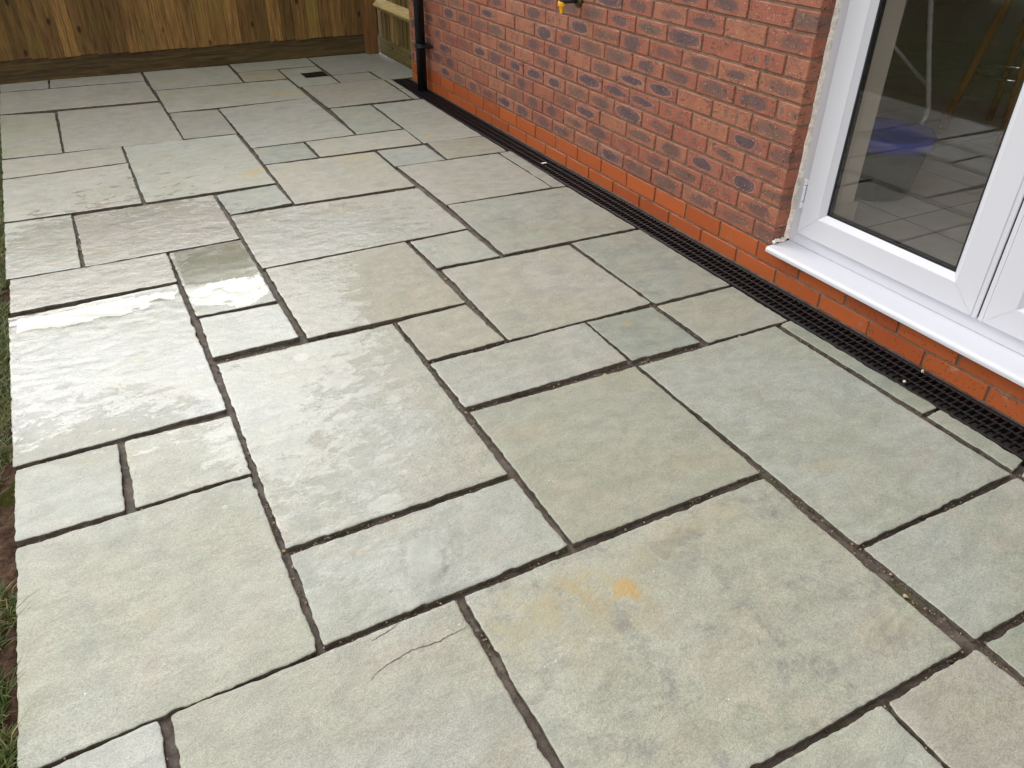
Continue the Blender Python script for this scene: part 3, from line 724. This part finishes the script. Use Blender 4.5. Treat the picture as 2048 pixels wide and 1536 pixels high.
# standing rain water in the hollows
def puddle(px, py, rx, ry, owner, label):
    n = 40
    z = .0018 * float(hash2(np.array(owner), np.array(3), 5)) - {18: .0004, 20: .0006}.get(owner, .0007)
    b = MB()
    vs = [(px, py, z)]
    for k in range(n):
        a = 2 * math.pi * k / n
        r = 1.25 + .12 * float(vnoise(np.array(math.cos(a) * 2 + px * 9), np.array(math.sin(a) * 2), 5))
        cs = SL[owner][0]
        bx0, bx1 = max(cs[0][0], cs[3][0]) + .006, min(cs[1][0], cs[2][0]) - .006
        by0, by1 = max(cs[2][1], cs[3][1]) + .006, min(cs[0][1], cs[1][1]) - .006
        vs.append((min(max(px + rx * r * math.cos(a), bx0), bx1), min(max(py + ry * r * math.sin(a), by0), by1), z))
    b.add(vs, [(0, 1 + k, 1 + (k + 1) % n) for k in range(n)])
    tag(b.build('puddle', M['water'], loc=(px, py, z)), label, 'puddle', 'rain puddles on the slabs')
puddle(*POOLS[0], 'long thin white rain puddle along the far edge of the wet grass edge slab')
puddle(*POOLS[1], 'widest rain puddle, half mirror white and half dark, on the small dark slab')
puddle(*POOLS[2], 'coin sized rain puddle at the far end of the large wet slab')
puddle(*POOLS[3], 'coin sized rain puddle in the middle of the large wet slab')
puddle(*POOLS[4], 'faint flat rain puddle at the near edge of the large wet slab')
puddle(*POOLS[5], 'arrow shaped rain puddle on the oblong damp slab')

# grit and crumbs lying in the joints
def in_slab(x, y):
    for k, (cs, _, _) in SL.items():
        q = [np.array(p) for p in cs]
        inside = True
        for i in range(4):
            a, b2 = q[i], q[(i + 1) % 4]
            if (b2[0] - a[0]) * (y - a[1]) - (b2[1] - a[1]) * (x - a[0]) > 0:
                inside = False; break
        if inside:
            return True
    return False
gb = MB()
cnt = 0
ico = [(0, 0, 1), (.9, 0, .3), (.28, .85, .3), (-.72, .53, .3), (-.72, -.53, .3), (.28, -.85, .3), (.72, .53, -.4), (-.28, .85, -.4), (-.9, 0, -.4), (-.28, -.85, -.4), (.72, -.53, -.4)]
icof = [(0, 1, 2), (0, 2, 3), (0, 3, 4), (0, 4, 5), (0, 5, 1), (1, 6, 2), (2, 7, 3), (3, 8, 4), (4, 9, 5), (5, 10, 1), (6, 7, 2), (7, 8, 3), (8, 9, 4), (9, 10, 5), (10, 6, 1)]
def stone_at(b, x, y, z, r, seed=0):
    rr = np.random.default_rng(seed)
    s = rr.uniform(.6, 1.25, 3) * r
    a = rr.uniform(0, 6.28)
    vs = []
    for v in ico:
        j = rr.uniform(.8, 1.2)
        vx, vy, vz = v[0] * s[0] * j, v[1] * s[1] * j, v[2] * s[2] * j * .8
        vs.append((x + vx * math.cos(a) - vy * math.sin(a), y + vx * math.sin(a) + vy * math.cos(a), z + vz))
    b.add(vs, icof)
while cnt < 2600:
    x, y = rng.uniform(-2.58, -.17), abs(rng.normal(0, 1.9)) + .2
    if y > 6.6 or in_slab(x, y):
        continue
    if float(vnoise(np.array(x * 3.1), np.array(y * 3.1), 61)) < -.05 and rng.random() < .85:
        continue
    gb.cur = tuple(rng.uniform(0, 1, 3))
    stone_at(gb, x, y, -.0085 + rng.uniform(-.003, .003), rng.uniform(.0010, .0030) if rng.random() < .95 else rng.uniform(.004, .0065), cnt)
    cnt += 1
tag(gb.build('joint_grit', M['grit']), 'loose tan grit lying in the open joints between slabs', 'grit', kind='stuff')

# ------------------------------------------------------------------ grass
def grass():
    P, F, C = [], [], []
    def blade(x, y, z, h, w, az, lean, colr):
        dx, dy = math.cos(az), math.sin(az)
        px, py = -dy * w, dx * w
        b = len(P)
        for t_, ww in ((0, 1), (.4, .85), (.75, .55)):
            o = lean * h * t_ * t_
            zz = z + h * t_ * (1 - .25 * lean * t_)
            P.append((x + dx * o + px * ww, y + dy * o + py * ww, zz)); P.append((x + dx * o - px * ww, y + dy * o - py * ww, zz))
        o = lean * h
        P.append((x + dx * o, y + dy * o, z + h * (1 - .25 * lean)))
        F.extend([(b, b + 1, b + 3, b + 2), (b + 2, b + 3, b + 5, b + 4), (b + 4, b + 5, b + 6)])
        C.extend([colr] * 7)
    n = 0
    while n < 30000:
        y = rng.uniform(.6, 6.0)
        edge_x = -2.592 - .022 * max(0, y - 1.4)
        x = edge_x - abs(rng.normal(0, .10)) - .004 if rng.random() < .75 else rng.uniform(-3.2, edge_x)
        dens = float(fbm(np.array(x * 5), np.array(y * 4.2), 71, 3))
        thr = -.04 if y < 1.7 else -.36
        if dens < thr + (.10 if edge_x - x < .03 else 0):
            n += 0.05; continue
        yel = rng.random()
        straw = rng.random() < .12
        c = (rng.uniform(.75, 1), 0, 0) if straw else (yel * .6, 0, 0)
        ed = edge_x - x < .03 and rng.random() < .3
        az = rng.uniform(-.9, .9) if ed else rng.uniform(0, 6.28)
        blade(x, y, -.035, rng.uniform(.020, .050), rng.uniform(.0010, .0021), az, rng.uniform(.3, 1.2), c)
        n += 1
    # a few long blades and straws that lie over the slab edge
    for (x, y, h, az, lean, st) in [(-2.615, 1.36, .085, .25, 1.1, .2), (-2.62, 1.29, .10, .55, .9, .1), (-2.61, 1.16, .075, .9, .9, .05), (-2.612, 1.17, .06, .3, .8, .25), (-2.62, 1.13, .07, 1.6, .5, .05), (-2.61, 1.04, .09, .6, 1.1, .9), (-2.63, 2.15, .06, .4, 1, .9), (-2.62, 1.95, .05, .5, 1.1, .9),
                                   (-2.665, 3.62, .06, .9, .9, .9), (-2.66, 3.85, .06, 1.2, .6, .8), (-2.655, 3.45, .05, .7, .8, .85), (-2.648, 3.3, .05, .6, .8, .85), (-2.67, 4.55, .05, .1, 1.1, .9), (-2.62, 2.5, .05, .3, .9, .3), (-2.615, 2.0, .06, .7, 1.1, .4), (-2.62, 1.7, .05, .4, .9, .3)]:
        blade(x, y, -.028, h, .0016, az, lean, (st, 0, 0))
    for k in range(26):
        a = rng.uniform(0, 6.28)
        blade(-2.622 + rng.uniform(-.02, .012), 1.155 + rng.uniform(-.02, .02), -.035, rng.uniform(.035, .075), .0019, a, rng.uniform(.3, 1), (rng.uniform(0, .35), 0, 0))
        blade(-2.625 + rng.uniform(-.02, .012), .985 + rng.uniform(-.025, .025), -.035, rng.uniform(.04, .075), .0028, a, rng.uniform(.3, 1), (rng.uniform(0, .3), 0, 0))
    for k in range(9000):
        x, y = -3.2 - abs(rng.normal(0, 1.6)), rng.uniform(-.5, 6.4)
        if x < -8.5: continue
        blade(x, y, -.03, rng.uniform(.03, .07), rng.uniform(.0025, .005), rng.uniform(0, 6.28), rng.uniform(.3, 1.1), (rng.uniform(0, .7), 0, 0))
    b = MB(); b.v, b.f, b.c = P, [list(f) for f in F], C; b.m = [0] * len(F)
    t = NT('grass blade')
    r = t.n('SeparateColor', {0: t.attr('rnd', 'Color')}).outputs[0]
    col = t.mix(t.step(r, 0, .6), (.045, .085, .012), (.11, .13, .022))
    col = t.mix(t.step(r, .66, .8), col, (.33, .25, .11))
    bs = t.n('BsdfPrincipled', {'Base Color': col, 'Roughness': .5})
    tl = t.n('BsdfTranslucent', {'Color': t.mix(1.0, col, (1.3, 1.3, .8), 'MULTIPLY')})
    mx = t.n('MixShader', {0: .3, 1: bs.outputs[0], 2: tl.outputs[0]})
    t.t.links.new(mx.outputs[0], t.out.inputs[0])
    tag(b.build('grass', t.mat), 'patchy green and straw coloured grass along the paving edge', 'grass', kind='stuff')
grass()

# ------------------------------------------------------------------ house: brickwork, plinth, door
YA = 1.8956            # door reveal arris
YB = .285              # other reveal
YE = 5.640             # far house corner
ZB = .0527             # bed joint between the plinth courses
house = thing('house', 'red brick house wall on an orange brick plinth with white glazed patio doors', 'house', (0, YE, 0))

class Bricks(MB):
    def __init__(s):
        super().__init__(); s.uv = []; s.ch = .0030
    def brick(s, y0, y1, z0, z1, depth=.1025, first=0.0):
        r = rng.uniform(0, 1, 3)
        s.cur = tuple(r)
        fx = rng.normal(0, .0009)
        ty, tz = rng.normal(0, .0006), rng.normal(0, .0004)
        ch = s.ch
        j = lambda: rng.normal(0, .0006)
        cyc, czc = (y0 + y1) / 2, (z0 + z1) / 2
        outer = [(y0 + j(), z0 + j()), (y1 + j(), z0 + j()), (y1 + j(), z1 + j()), (y0 + j(), z1 + j())]
        nn = 5
        # front face grid with a wandering edge, so arrises are not ruler straight
        vs, uvs, fs = [], [], []
        ny, nz_ = 8, 4
        ts = [0, ch / (y1 - y0)] + list(np.linspace(.12, .88, ny - 3)) + [1 - ch / (y1 - y0), 1]
        ss = [0, ch / (z1 - z0), .5, 1 - ch / (z1 - z0), 1]
        for si, s_ in enumerate(ss):
            for ti, t_ in enumerate(ts):
                y = y0 + (y1 - y0) * t_; z = z0 + (z1 - z0) * s_
                ed = si in (0, len(ss) - 1) or ti in (0, len(ts) - 1)
                x = fx + (ch if ed else 0) + ty * (t_ - .5) + tz * (s_ - .5) + rng.normal(0, .0003)
                if si in (0, len(ss) - 1): z += rng.normal(0, .0008)
                if ti in (0, len(ts) - 1): y += rng.normal(0, .0008)
                vs.append((x, y, z)); uvs.append((y - cyc, z - czc, 0))
        nt = len(ts)
        for si in range(len(ss) - 1):
            for ti in range(nt - 1):
                a = si * nt + ti
                fs.append((a, a + nt, a + nt + 1, a + 1))
        b0 = len(vs)
        ring = [ti for ti in range(nt)] + [si * nt + nt - 1 for si in range(1, len(ss))] + [(len(ss) - 1) * nt + ti for ti in range(nt - 2, -1, -1)] + [si * nt for si in range(len(ss) - 2, 0, -1)]
        for i in ring:
            vs.append((depth, vs[i][1], vs[i][2])); uvs.append((uvs[i][0], uvs[i][1], 1))
        n = len(ring)
        for i in range(n):
            i2 = (i + 1) % n
            fs.append((ring[i], ring[i2], b0 + i2, b0 + i))
        s.add(vs, fs); s.uv += uvs
    def box2(s, a, b):
        n0 = len(s.v); s.box(a, b); s.uv += [(0, 0, 0)] * (len(s.v) - n0)
    def course(s, z0, ya, yb, phase, gap=.010):
        """stretchers between ya and yb; vertical joints at phase + k * 0.225"""
        z1 = z0 + .065
        k0 = math.floor((ya - phase) / .225)
        y = ya
        while y < yb - .012:
            nxt = phase + .225 * (math.floor((y - phase + .006) / .225) + 1)
            e = min(nxt - gap / 2, yb)
            if e - y > .02:
                s.brick(y, e, z0, z1)
            y = nxt + gap / 2
B = Bricks(); Pl = Bricks(); Pl.ch = .0016
Pl.mi = 0
Pl.course(ZB - .070, -2.5, YE, 4.995)
Pl.course(ZB + .005, -2.5, YE, 4.995 - .1125 + .005)
Pl.mi = 1
Pl.box2((.0060, -2.5, -.3), (.30, YE - .004, ZB + .0745))
B.mi = 0
row = 0
z = ZB + .080
TOP = 2.235
while z < 5.2:
    ph = YA + .1075 if row % 2 == 0 else YA + .220
    if z < TOP:
        B.course(z, YA, YE, ph)
        ph2 = YB - .1075 if row % 2 == 0 else YB - .220
        B.course(z, -2.5, YB, ph2)
    else:
        B.course(z, -2.5, YE, ph)
    z += .075; row += 1
B.mi = 1
ztop = ZB + .075 + row * .075
B.box2((.0060, YA + .004, ZB + .0755), (.101, YE - .004, ztop))
B.box2((.0060, -2.5, ZB + .0755), (.101, YB - .004, ztop))
zl = ZB + .080 + math.ceil((TOP - ZB - .080) / .075) * .075
B.box2((.0060, YB - .003, zl + .004), (.101, YA + .003, ztop))
under(house, B.build('brickwork', [M['brick'], M['mortar']], uv=B.uv))
under(house, Pl.build('plinth', [M['plinth'], M['mortar']], uv=Pl.uv))

# inner leaf, room and plaster reveals
b = MB()
b.box((.102, YA + .006, ZB + .08), (.40, YE - .02, 2.6)); b.box((.102, -2.5, ZB + .08), (.40, YB - .006, 2.6)); b.box((.102, YB - .006, 2.26), (.40, YA + .006, 2.6))
b.box((.399, YA - .001, .170), (.414, YE - .02, .245))          # skirting
b.box((.160, YA - .014, .170), (.414, YA + .0055, .245))
b.box((.160, YA - .004, .245), (.398, YA + .0058, 2.25))
b.box((.405, 4.4, .1), (4.6, 4.6, 2.6)); b.box((4.4, -2.5, .1), (4.6, 4.4, 2.6)); b.box((.405, -2.6, .1), (4.6, -2.5, 2.6)); b.box((.30, -2.6, 2.6), (4.6, 4.6, 2.7))
under(house, b.build('inner_wall', M['plaster']))
# cream sealant bead down the reveal and the lump at the end of the sill
b = MB()
zz = np.linspace(.150, 2.2, 180)
vs = []
for i, zv in enumerate(zz):
    w = .010 + .0026 * float(fbm(np.array(zv * 12), np.array(.3), 91, 4))
    vs += [(.060 - 1.6 * (w - .010), YA + .001, zv), (.0625 - 1.2 * (w - .01), YA - .0030, zv), (.0795, YA - .0075, zv), (.0805, YA + .001, zv)]
b.add(vs, [(4 * i + a, 4 * i + a + 1, 4 * i + a + 5, 4 * i + a + 4) for i in range(len(zz) - 1) for a in range(3)])
for k in range(16):
    t_ = k / 15
    stone_at(b, .004 + .060 * t_, YA - .004 + rng.normal(0, .002), .150 - .004 * abs(t_ - .3) + rng.normal(0, .001), .0085 + .003 * rng.random(), 400 + k)
under(house, b.build('sealant', M['sealant']))

# patio door: outer frame > leaves, panes, gaskets, sill, hinge
def frame_sides(b, y0, y1, z0, z1, prof, seam=.0004):
    """mitred rectangular frame; prof = (inset, x) points"""
    def rect(t_):
        return [(y0 + t_, z0 + t_), (y1 - t_, z0 + t_), (y1 - t_, z1 - t_), (y0 + t_, z1 - t_)]
    for k in range(4):
        vs, fs = [], []
        for (t_, x) in prof:
            r = rect(t_)
            a, c_ = np.array(r[k]), np.array(r[(k + 1) % 4])
            d_ = (c_ - a) / np.linalg.norm(c_ - a)
            a, c_ = a + d_ * seam, c_ - d_ * seam
            vs += [(x, *a), (x, *c_)]
        for i in range(len(prof) - 1):
            fs.append((2 * i, 2 * i + 1, 2 * i + 3, 2 * i + 2))
        b.add(vs, fs)
b = MB()
frame_sides(b, YB + .003, YA - .004, .1445, 2.235, [(0, .150), (0, .0815), (.0015, .080), (.062, .080), (.062, .150)])
door = under(house, b.build('patio_door', M['upvc']))
def sub(o):
    o.location = Vector(o.location) - door.matrix_basis.translation - Vector(house.location)
    o.parent = door
    return o
YM0, YM1 = 1.0885, 1.0935
leaves = [(YM1 + .0165, 1.8435), (.337, YM0 - .0165)]
leaf_prof = [(0, .098), (0, .0655), (.0008, .0632), (.003, .062), (.0800, .062), (.0825, .0632), (.0837, .0650), (.1030, .0795), (.1030, .086)]
for i, (ya, yb) in enumerate(leaves):
    b = MB()
    frame_sides(b, ya, yb, .1925, 2.19, leaf_prof)
    o = sub(b.build('door_leaf', M['upvc']))
    b = MB()
    frame_sides(b, ya, yb, .1925, 2.19, [(.1025, .0788), (.1085, .0792), (.1090, .0815), (.1090, .0835)], 0)
    frame_sides(b, ya, yb, .1925, 2.19, [(.1105, .0850), (.1105, .1010), (.1025, .1010)], 0)
    sub(b.build('gasket', M['gasket']))
    b = MB()
    for x0 in (.0825, .1015):
        b.add([(x0, ya + .102, .1925 + .102), (x0, yb - .102, .1925 + .102), (x0, yb - .102, 2.19 - .102), (x0, ya + .102, 2.19 - .102)], [(0, 3, 2, 1)])
    sub(b.build('glass_pane', M['glass']))
    b = MB()
    b.mi = 0
    frame_sides(b, ya, yb, .1925, 2.19, [(.102, .1030), (.083, .108), (0, .108), (0, .0985)], 0)
    sub(b.build('leaf_back', M['upvc']))
b = MB()
b.prism([(.0635, YM1 + .0158), (.0640, YM1 + .002), (.0665, YM1), (.0900, YM1), (.0900, YM1 + .0158)], 'z', .1930, 2.19)
b.prism([(.0635, YM0 - .0158), (.0900, YM0 - .0158), (.0900, YM0), (.0665, YM0), (.0640, YM0 - .002)], 'z', .1930, 2.19)
sub(b.build('meeting_stile', M['upvc']))
b = MB()
b.box((.0680, YM0 - .0005, .20), (.095, YM1 + .0005, 2.18))
sub(b.build('seal_strip', M['gasket']))
b = MB()
b.prism([(.150, .1435), (.0800, .1440), (.050, .1425), (-.024, .1400), (-.030, .1388), (-.0345, .1360), (-.0368, .1320), (-.0372, .1280), (-.0365, .1205), (-.0352, .1190), (-.0330, .1190), (-.0318, .1205), (-.0312, .1285), (.0, .1315), (.150, .1315)], 'y', YB + .004, YA - .0095)
sub(b.build('door_sill', M['upvc']))
b = MB()
for z0, z1, r in ((.288, .312, .0078), (.314, .374, .0070), (.376, .398, .0078)):
    b.lathe((.0625, 1.8525, 0), [(r * .8, z0), (r, z0 + .002), (r, z1 - .002), (r * .8, z1)], 18)
b.box((.0635, 1.8380, .289), (.0690, 1.8520, .311), .001); b.box((.0635, 1.8380, .377), (.0690, 1.8520, .397), .001); b.box((.0685, 1.8530, .315), (.0795, 1.8660, .373), .001)
sub(b.build('hinge', M['upvc']))

# ------------------------------------------------------------------ indoors, seen through the glass
t = NT('indoor floor tile')
p = t.n('NewGeometry').outputs['Position']
bt = t.n('TexBrick', {'Vector': p, 'Color1': (.68, .61, .55), 'Color2': (.63, .57, .51), 'Mortar': (.22, .18, .15), 'Scale': 1.0, 'Mortar Size': .004, 'Brick Width': .6, 'Row Height': .6}, offset=0.0)
t.bsdf(Base_Color=t.mix(t.step(t.noise(p, 9, 5, .6), .3, .7, 0, .4), bt.outputs['Color'], (.40, .36, .32)), Roughness=.3)
b = MB(); b.box((.151, -2.5, .10), (4.4, 4.4, .170))
tag(b.build('indoor_floor', t.mat), 'beige tiled kitchen floor seen through the patio door glass', 'floor', kind='structure')

root = thing('waste_bin', 'grey round bin with a blue bag standing indoors behind the door glass', 'bin', (.74, 2.09, .171))
b = MB(); b.lathe((.74, 2.09, .171), [(.135, 0), (.15, .01), (.188, .25), (.193, .256), (.180, .256), (.145, .02)], 40, True)
under(root, b.build('body', plain('grey bin plastic', (.018, .026, .034), .45), smooth=True))
b = MB(); b.lathe((.74, 2.09, .171), [(.1945, .215), (.198, .256), (.188, .268), (.172, .235), (.09, .20), (.02, .195)], 40)
under(root, b.build('bag', plain('blue plastic bag', (.012, .028, .40), .4), smooth=True))
root = thing('clothes_airer', 'white folding clothes airer standing indoors, seen through the door glass', 'clothes airer', (1.45, 2.45, .171))
white = plain('white tube', (.70, .68, .62), .3)
b = MB(); b.tube([(1.38, 2.45, .22), (1.42, 2.45, .245), (1.455, 2.45, .269), (1.490, 2.45, .313), (1.490, 2.45, .362), (1.368, 2.45, .637), (1.282, 2.45, .854), (1.08, 2.45, 1.36)], .012, 12)
under(root, b.build('leg', white, smooth=True))
b = MB(); b.tube([(1.44, 2.46, .47), (1.18, 2.50, .66), (1.02, 2.52, .90)], .009, 10)
under(root, b.build('brace', white, smooth=True))
b = MB(); b.box((.98, 2.50, .62), (1.10, 2.53, .66), .003)
under(root, b.build('bracket', white))
wd = wood_mat('orange stool wood', (.30, .11, .016), (.46, .18, .03), (.36, .13, .02))
root = thing('bar_stool', 'wooden bar stool with a chrome foot ring indoors behind the glass', 'bar stool', (2.08, 2.44, .171))
for (ax, ay) in ((.20, .17), (-.20, .17), (.20, -.17), (-.20, -.17)):
    b = MB(); b.tube([(2.08 + ax, 2.44 + ay, .171), (2.08 + ax * .5, 2.44 + ay * .5, .86)], [.018, .02], 12)
    under(root, b.build('leg', wd, smooth=True))
b = MB(); b.tube([(2.08 + .185 * math.cos(a), 2.44 + .185 * math.sin(a), .47) for a in np.linspace(0, 6.2832, 41)], .007, 10)
under(root, b.build('foot_ring', plain('chrome', (.8, .8, .8), .1, 1.0), smooth=True))
b = MB(); b.lathe((2.08, 2.44, .86), [(.10, 0), (.17, .015), (.18, .04), (.16, .06)], 32)
under(root, b.build('seat', wd, smooth=True))

# ------------------------------------------------------------------ drain channel along the wall
drain = thing('drain_channel', 'long black slotted drainage channel running along the foot of the brick wall', 'drain channel', (-.09, 3.2, 0))
Y0, Y1 = .10, 5.69
b = MB()
b.box((-.1560, Y0, -.08), (-.1500, Y1, -.0035)); b.box((-.0200, Y0, -.08), (-.0140, Y1, -.0035)); b.box((-.150, Y0, -.08), (-.020, Y1, -.072)); b.box((-.150, Y1 - .006, -.072), (-.020, Y1, -.004))
under(drain, b.build('trough', M['void']))
b = MB()
zt = -.0030
for x0, x1 in ((-.1490, -.1410), (-.1062, -.1014), (-.0666, -.0618), (-.0290, -.0210)):
    b.box((x0, Y0 + .004, zt - .012), (x1, Y1 - .008, zt - .0008), .0012)
ncol = [(-.1412, -.1060, 0), (-.1016, -.0664, .0125), (-.0620, -.0288, 0)]
y = Y0 + .02
while y < Y1 - .03:
    for (x0, x1, o) in ncol:
        yy = y + o
        dz = rng.normal(0, .0003)
        b.box((x0, yy - .0042, zt - .010), (x1, yy + .0042, zt + .0004 + dz), .0014)
    for xr in (-.1445, -.1038, -.0642, -.0255):
        b.box((xr - .0024, y - .0034, zt - .002), (xr + .0024, y + .0034, zt + .0014), .0010)
        if xr in (-.1038, -.0642):
            b.box((xr - .0024, y + .0091, zt - .002), (xr + .0024, y + .0159, zt + .0014), .0010)
    y += .025
under(drain, b.build('grating', M['grate']))
b = MB()
ys = np.linspace(Y0, Y1, 700)
vs = []
for i, yv in enumerate(ys):
    h = .004 * float(fbm(np.array(yv * 12), np.array(.2), 96, 4)) - .004
    vs += [(-.0136, yv, h - .004), (-.006, yv, h - .002), (.008, yv, h + .001)]
b.add(vs, [(3 * i + a, 3 * i + a + 1, 3 * i + a + 4, 3 * i + a + 3) for i in range(len(ys) - 1) for a in range(2)])
under(drain, b.build('mortar_fillet', M['bed'], smooth=True))

# square gully grate at the far end of the patio
gul = thing('gully_grate', 'square black gully grate let into the paving near the far fence', 'gully grate', (-.617, 6.097, 0))
b = MB()
x0, x1, y0, y1 = -.700, -.534, 6.011, 6.183
b.box((x0, y0, -.05), (x0 + .010, y1, -.0035)); b.box((x1 - .010, y0, -.05), (x1, y1, -.0035)); b.box((x0 + .010, y0, -.05), (x1 - .010, y0 + .010, -.0036)); b.box((x0 + .010, y1 - .010, -.05), (x1 - .010, y1, -.0036)); b.box((x0 + .010, y0 + .010, -.05), (x1 - .010, y1 - .010, -.045))
under(gul, b.build('frame', M['black']))
b = MB()
for k in range(9):
    xx = x0 + .018 + k * .0155
    b.box((xx, y0 + .0105, -.014), (xx + .007, y1 - .0105, -.0045), .001)
b.box((x0 + .011, (y0 + y1) / 2 - .004, -.012), (x1 - .011, (y0 + y1) / 2 + .004, -.0052))
under(gul, b.build('bars', M['black']))

# ------------------------------------------------------------------ downpipe and outdoor tap
dp = thing('downpipe', 'black plastic rainwater downpipe at the far end of the brick wall', 'downpipe', (-.060, 5.305, 0))
b = MB(); b.lathe((-.060, 5.305, 0), [(.034, -.02), (.034, 4.9)], 32)
under(dp, b.build('pipe', M['black'], smooth=True))
b = MB(); b.lathe((-.060, 5.305, 0), [(.0345, .281), (.0385, .283), (.0385, .306), (.0345, .308)], 32, False)
b.box((-.030, 5.268, .284), (.0035, 5.342, .305), .002)
b.box((-.070, 5.222, .286), (-.056, 5.270, .303), .002)
b.box((-.056, 5.222, .284), (-.004, 5.236, .305), .002)
b.tube([(-.074, 5.229, .2945), (.004, 5.229, .2945)], .0055, 10)
under(dp, b.build('bracket', M['black'], smooth=False))
b = MB(); b.lathe((-.060, 5.305, 0), [(.0345, .150), (.0352, .1505), (.0352, .160), (.0345, .1605)], 32, False)
tap = thing('outdoor_tap', 'outdoor wall tap with a yellow hose connector on the red brick wall', 'tap', (0, 3.372, .80))
metal = plain('weathered brass', (.10, .085, .045), .45, .8, .5, .4, 80)
dark = plain('dark tap body', (.035, .033, .035), .35, .6, .5, .3, 60)
b = MB(); b.tube([(.002, 3.372, .806), (-.010, 3.372, .806), (-.012, 3.372, .806), (-.016, 3.372, .806)], [.030, .030, .024, .015], 24)
under(tap, b.build('flange', metal, smooth=True))
b = MB()
b.tube([(-.012, 3.372, .806), (-.045, 3.384, .808), (-.062, 3.396, .808), (-.072, 3.408, .803), (-.073, 3.411, .792)], [.012, .014, .017, .015, .012], 16)
b.tube([(-.050, 3.388, .812), (-.050, 3.388, .850)], [.015, .010], 14)
under(tap, b.build('body', dark, smooth=True))
b = MB(); b.tube([(-.050, 3.345, .856), (-.050, 3.431, .856)], .008, 10)
under(tap, b.build('handle', dark, smooth=True))
b = MB(); b.lathe((-.073, 3.411, .748), [(.0065, 0), (.0085, .002), (.0085, .007), (.0070, .008), (.0070, .011), (.0085, .0125), (.0085, .018), (.0115, .026), (.0125, .030), (.0175, .032), (.0190, .034), (.0190, .048), (.0165, .052), (.008, .052)], 20)
under(tap, b.build('hose_connector', plain('yellow plastic', (.85, .42, .01), .35), smooth=False))

# ------------------------------------------------------------------ fences
bf = thing('fence', 'dark brown close boarded timber fence across the far end of the patio', 'fence', (-3.5, 6.72, 0))
b = MB()
x = -8.0
while x < -.012:
    w = rng.uniform(.098, .112)
    x1 = min(x + w, -.010)
    b.cur = tuple(rng.uniform(0, 1, 3))
    zb_ = .150 + rng.normal(0, .003)
    lean = rng.normal(0, .0015)
    # feather edged: thick on one side, thin under the next
    prof = [(x, 6.686 + lean), (x1 - .0015, 6.7015 + lean), (x1 - .0015, 6.7045 + lean), (x, 6.7045 + lean)]
    b.prism(prof, 'z', zb_, 1.80 + rng.normal(0, .004))
    x = x1
b.cur = (.1, .1, .1)
b.box((-8, 6.7047, .17), (-.012, 6.7057, 1.78))          # sheet added behind the boards, coloured dark as shade for the gaps
under(bf, b.build('board_panel', M['fence']))
b = MB(); b.cur = (.5, .3, .7)
b.box((-8, 6.7065, -.06), (-3.02, 6.735, .158), .002); b.cur = (.35, .8, .2); b.box((-3.00, 6.7065, -.06), (-.0125, 6.735, .159), .002)
under(bf, b.build('gravel_board', M['gravel']))
for zr in (.35, .95, 1.55):
    b = MB(); b.cur = (.4, .4, .4)
    b.prism([(6.7055, zr - .04), (6.7055, zr + .04), (6.745, zr)], 'x', -8, -.012)
    under(bf, b.build('rail', M['fence']))
pr = MB(); pr.cur = (.5, .2, .6); pr.box((-.0115, 6.640, -.08), (.088, 6.740, 1.90), .003)
under(bf, pr.build('post', M['post']))
sf = thing('fence', 'lighter side fence with a pale arris rail between the corner post and house', 'fence', (.12, 6.2, 0))
b = MB()
y = 5.655
while y < 6.74:
    w = rng.uniform(.092, .108)
    b.cur = tuple(rng.uniform(0, 1, 3))
    lean = rng.normal(0, .001)
    b.prism([(.1195 + lean, y), (.1325, y), (.1325, y + w + .010), (.1285 + lean, y + w + .010)], 'z', .128 + rng.normal(0, .003), 1.80)
    y += w
under(sf, b.build('board_panel', M['fenceR']))
b = MB(); b.cur = (.5, .6, .5); b.box((.1225, 5.655, -.06), (.150, 6.74, .133), .002)
under(sf, b.build('gravel_board', M['gravelR']))
for zr in (.375, 1.45):
    b = MB(); b.cur = (.6, .5, .4)
    b.prism([(.1185, zr + .052), (.066, zr + .008), (.063, zr + .001), (.066, zr - .006), (.1185, zr - .046)], 'y', 5.704, 6.639)
    under(sf, b.build('rail', M['rail']))
b = MB(); b.cur = (.7, .4, .4); b.box((.018, 5.646, -.06), (.1215, 5.700, 1.85), .003)
under(sf, b.build('post', M['fenceR']))

# ------------------------------------------------------------------ pebbles and crumbs
for (x, y, z, r, lab, mt, sd_) in [(-.040, 1.135, .006, .0085, 'cream pebble wedged between the drain grating and the plinth', 'cream', 900), (-.135, 1.125, .0028, .0060, 'small white pebble lying on the outer edge of the drain grating', 'sealant', 901)]:
    b = MB(); stone_at(b, x, y, z, r, sd_)
    tag(b.build('pebble', M[mt], loc=(x, y, z - r * .4)), lab, 'pebble')
b = MB(); b.box((-.108, 3.485, .0012), (-.080, 3.498, .0042), .001)
tag(b.build('chip', plain('white mortar chip', (.78, .77, .74), .8), loc=(-.094, 3.491, .0012)), 'white mortar chip lying on the thin grey strip beside the drain', 'chip')
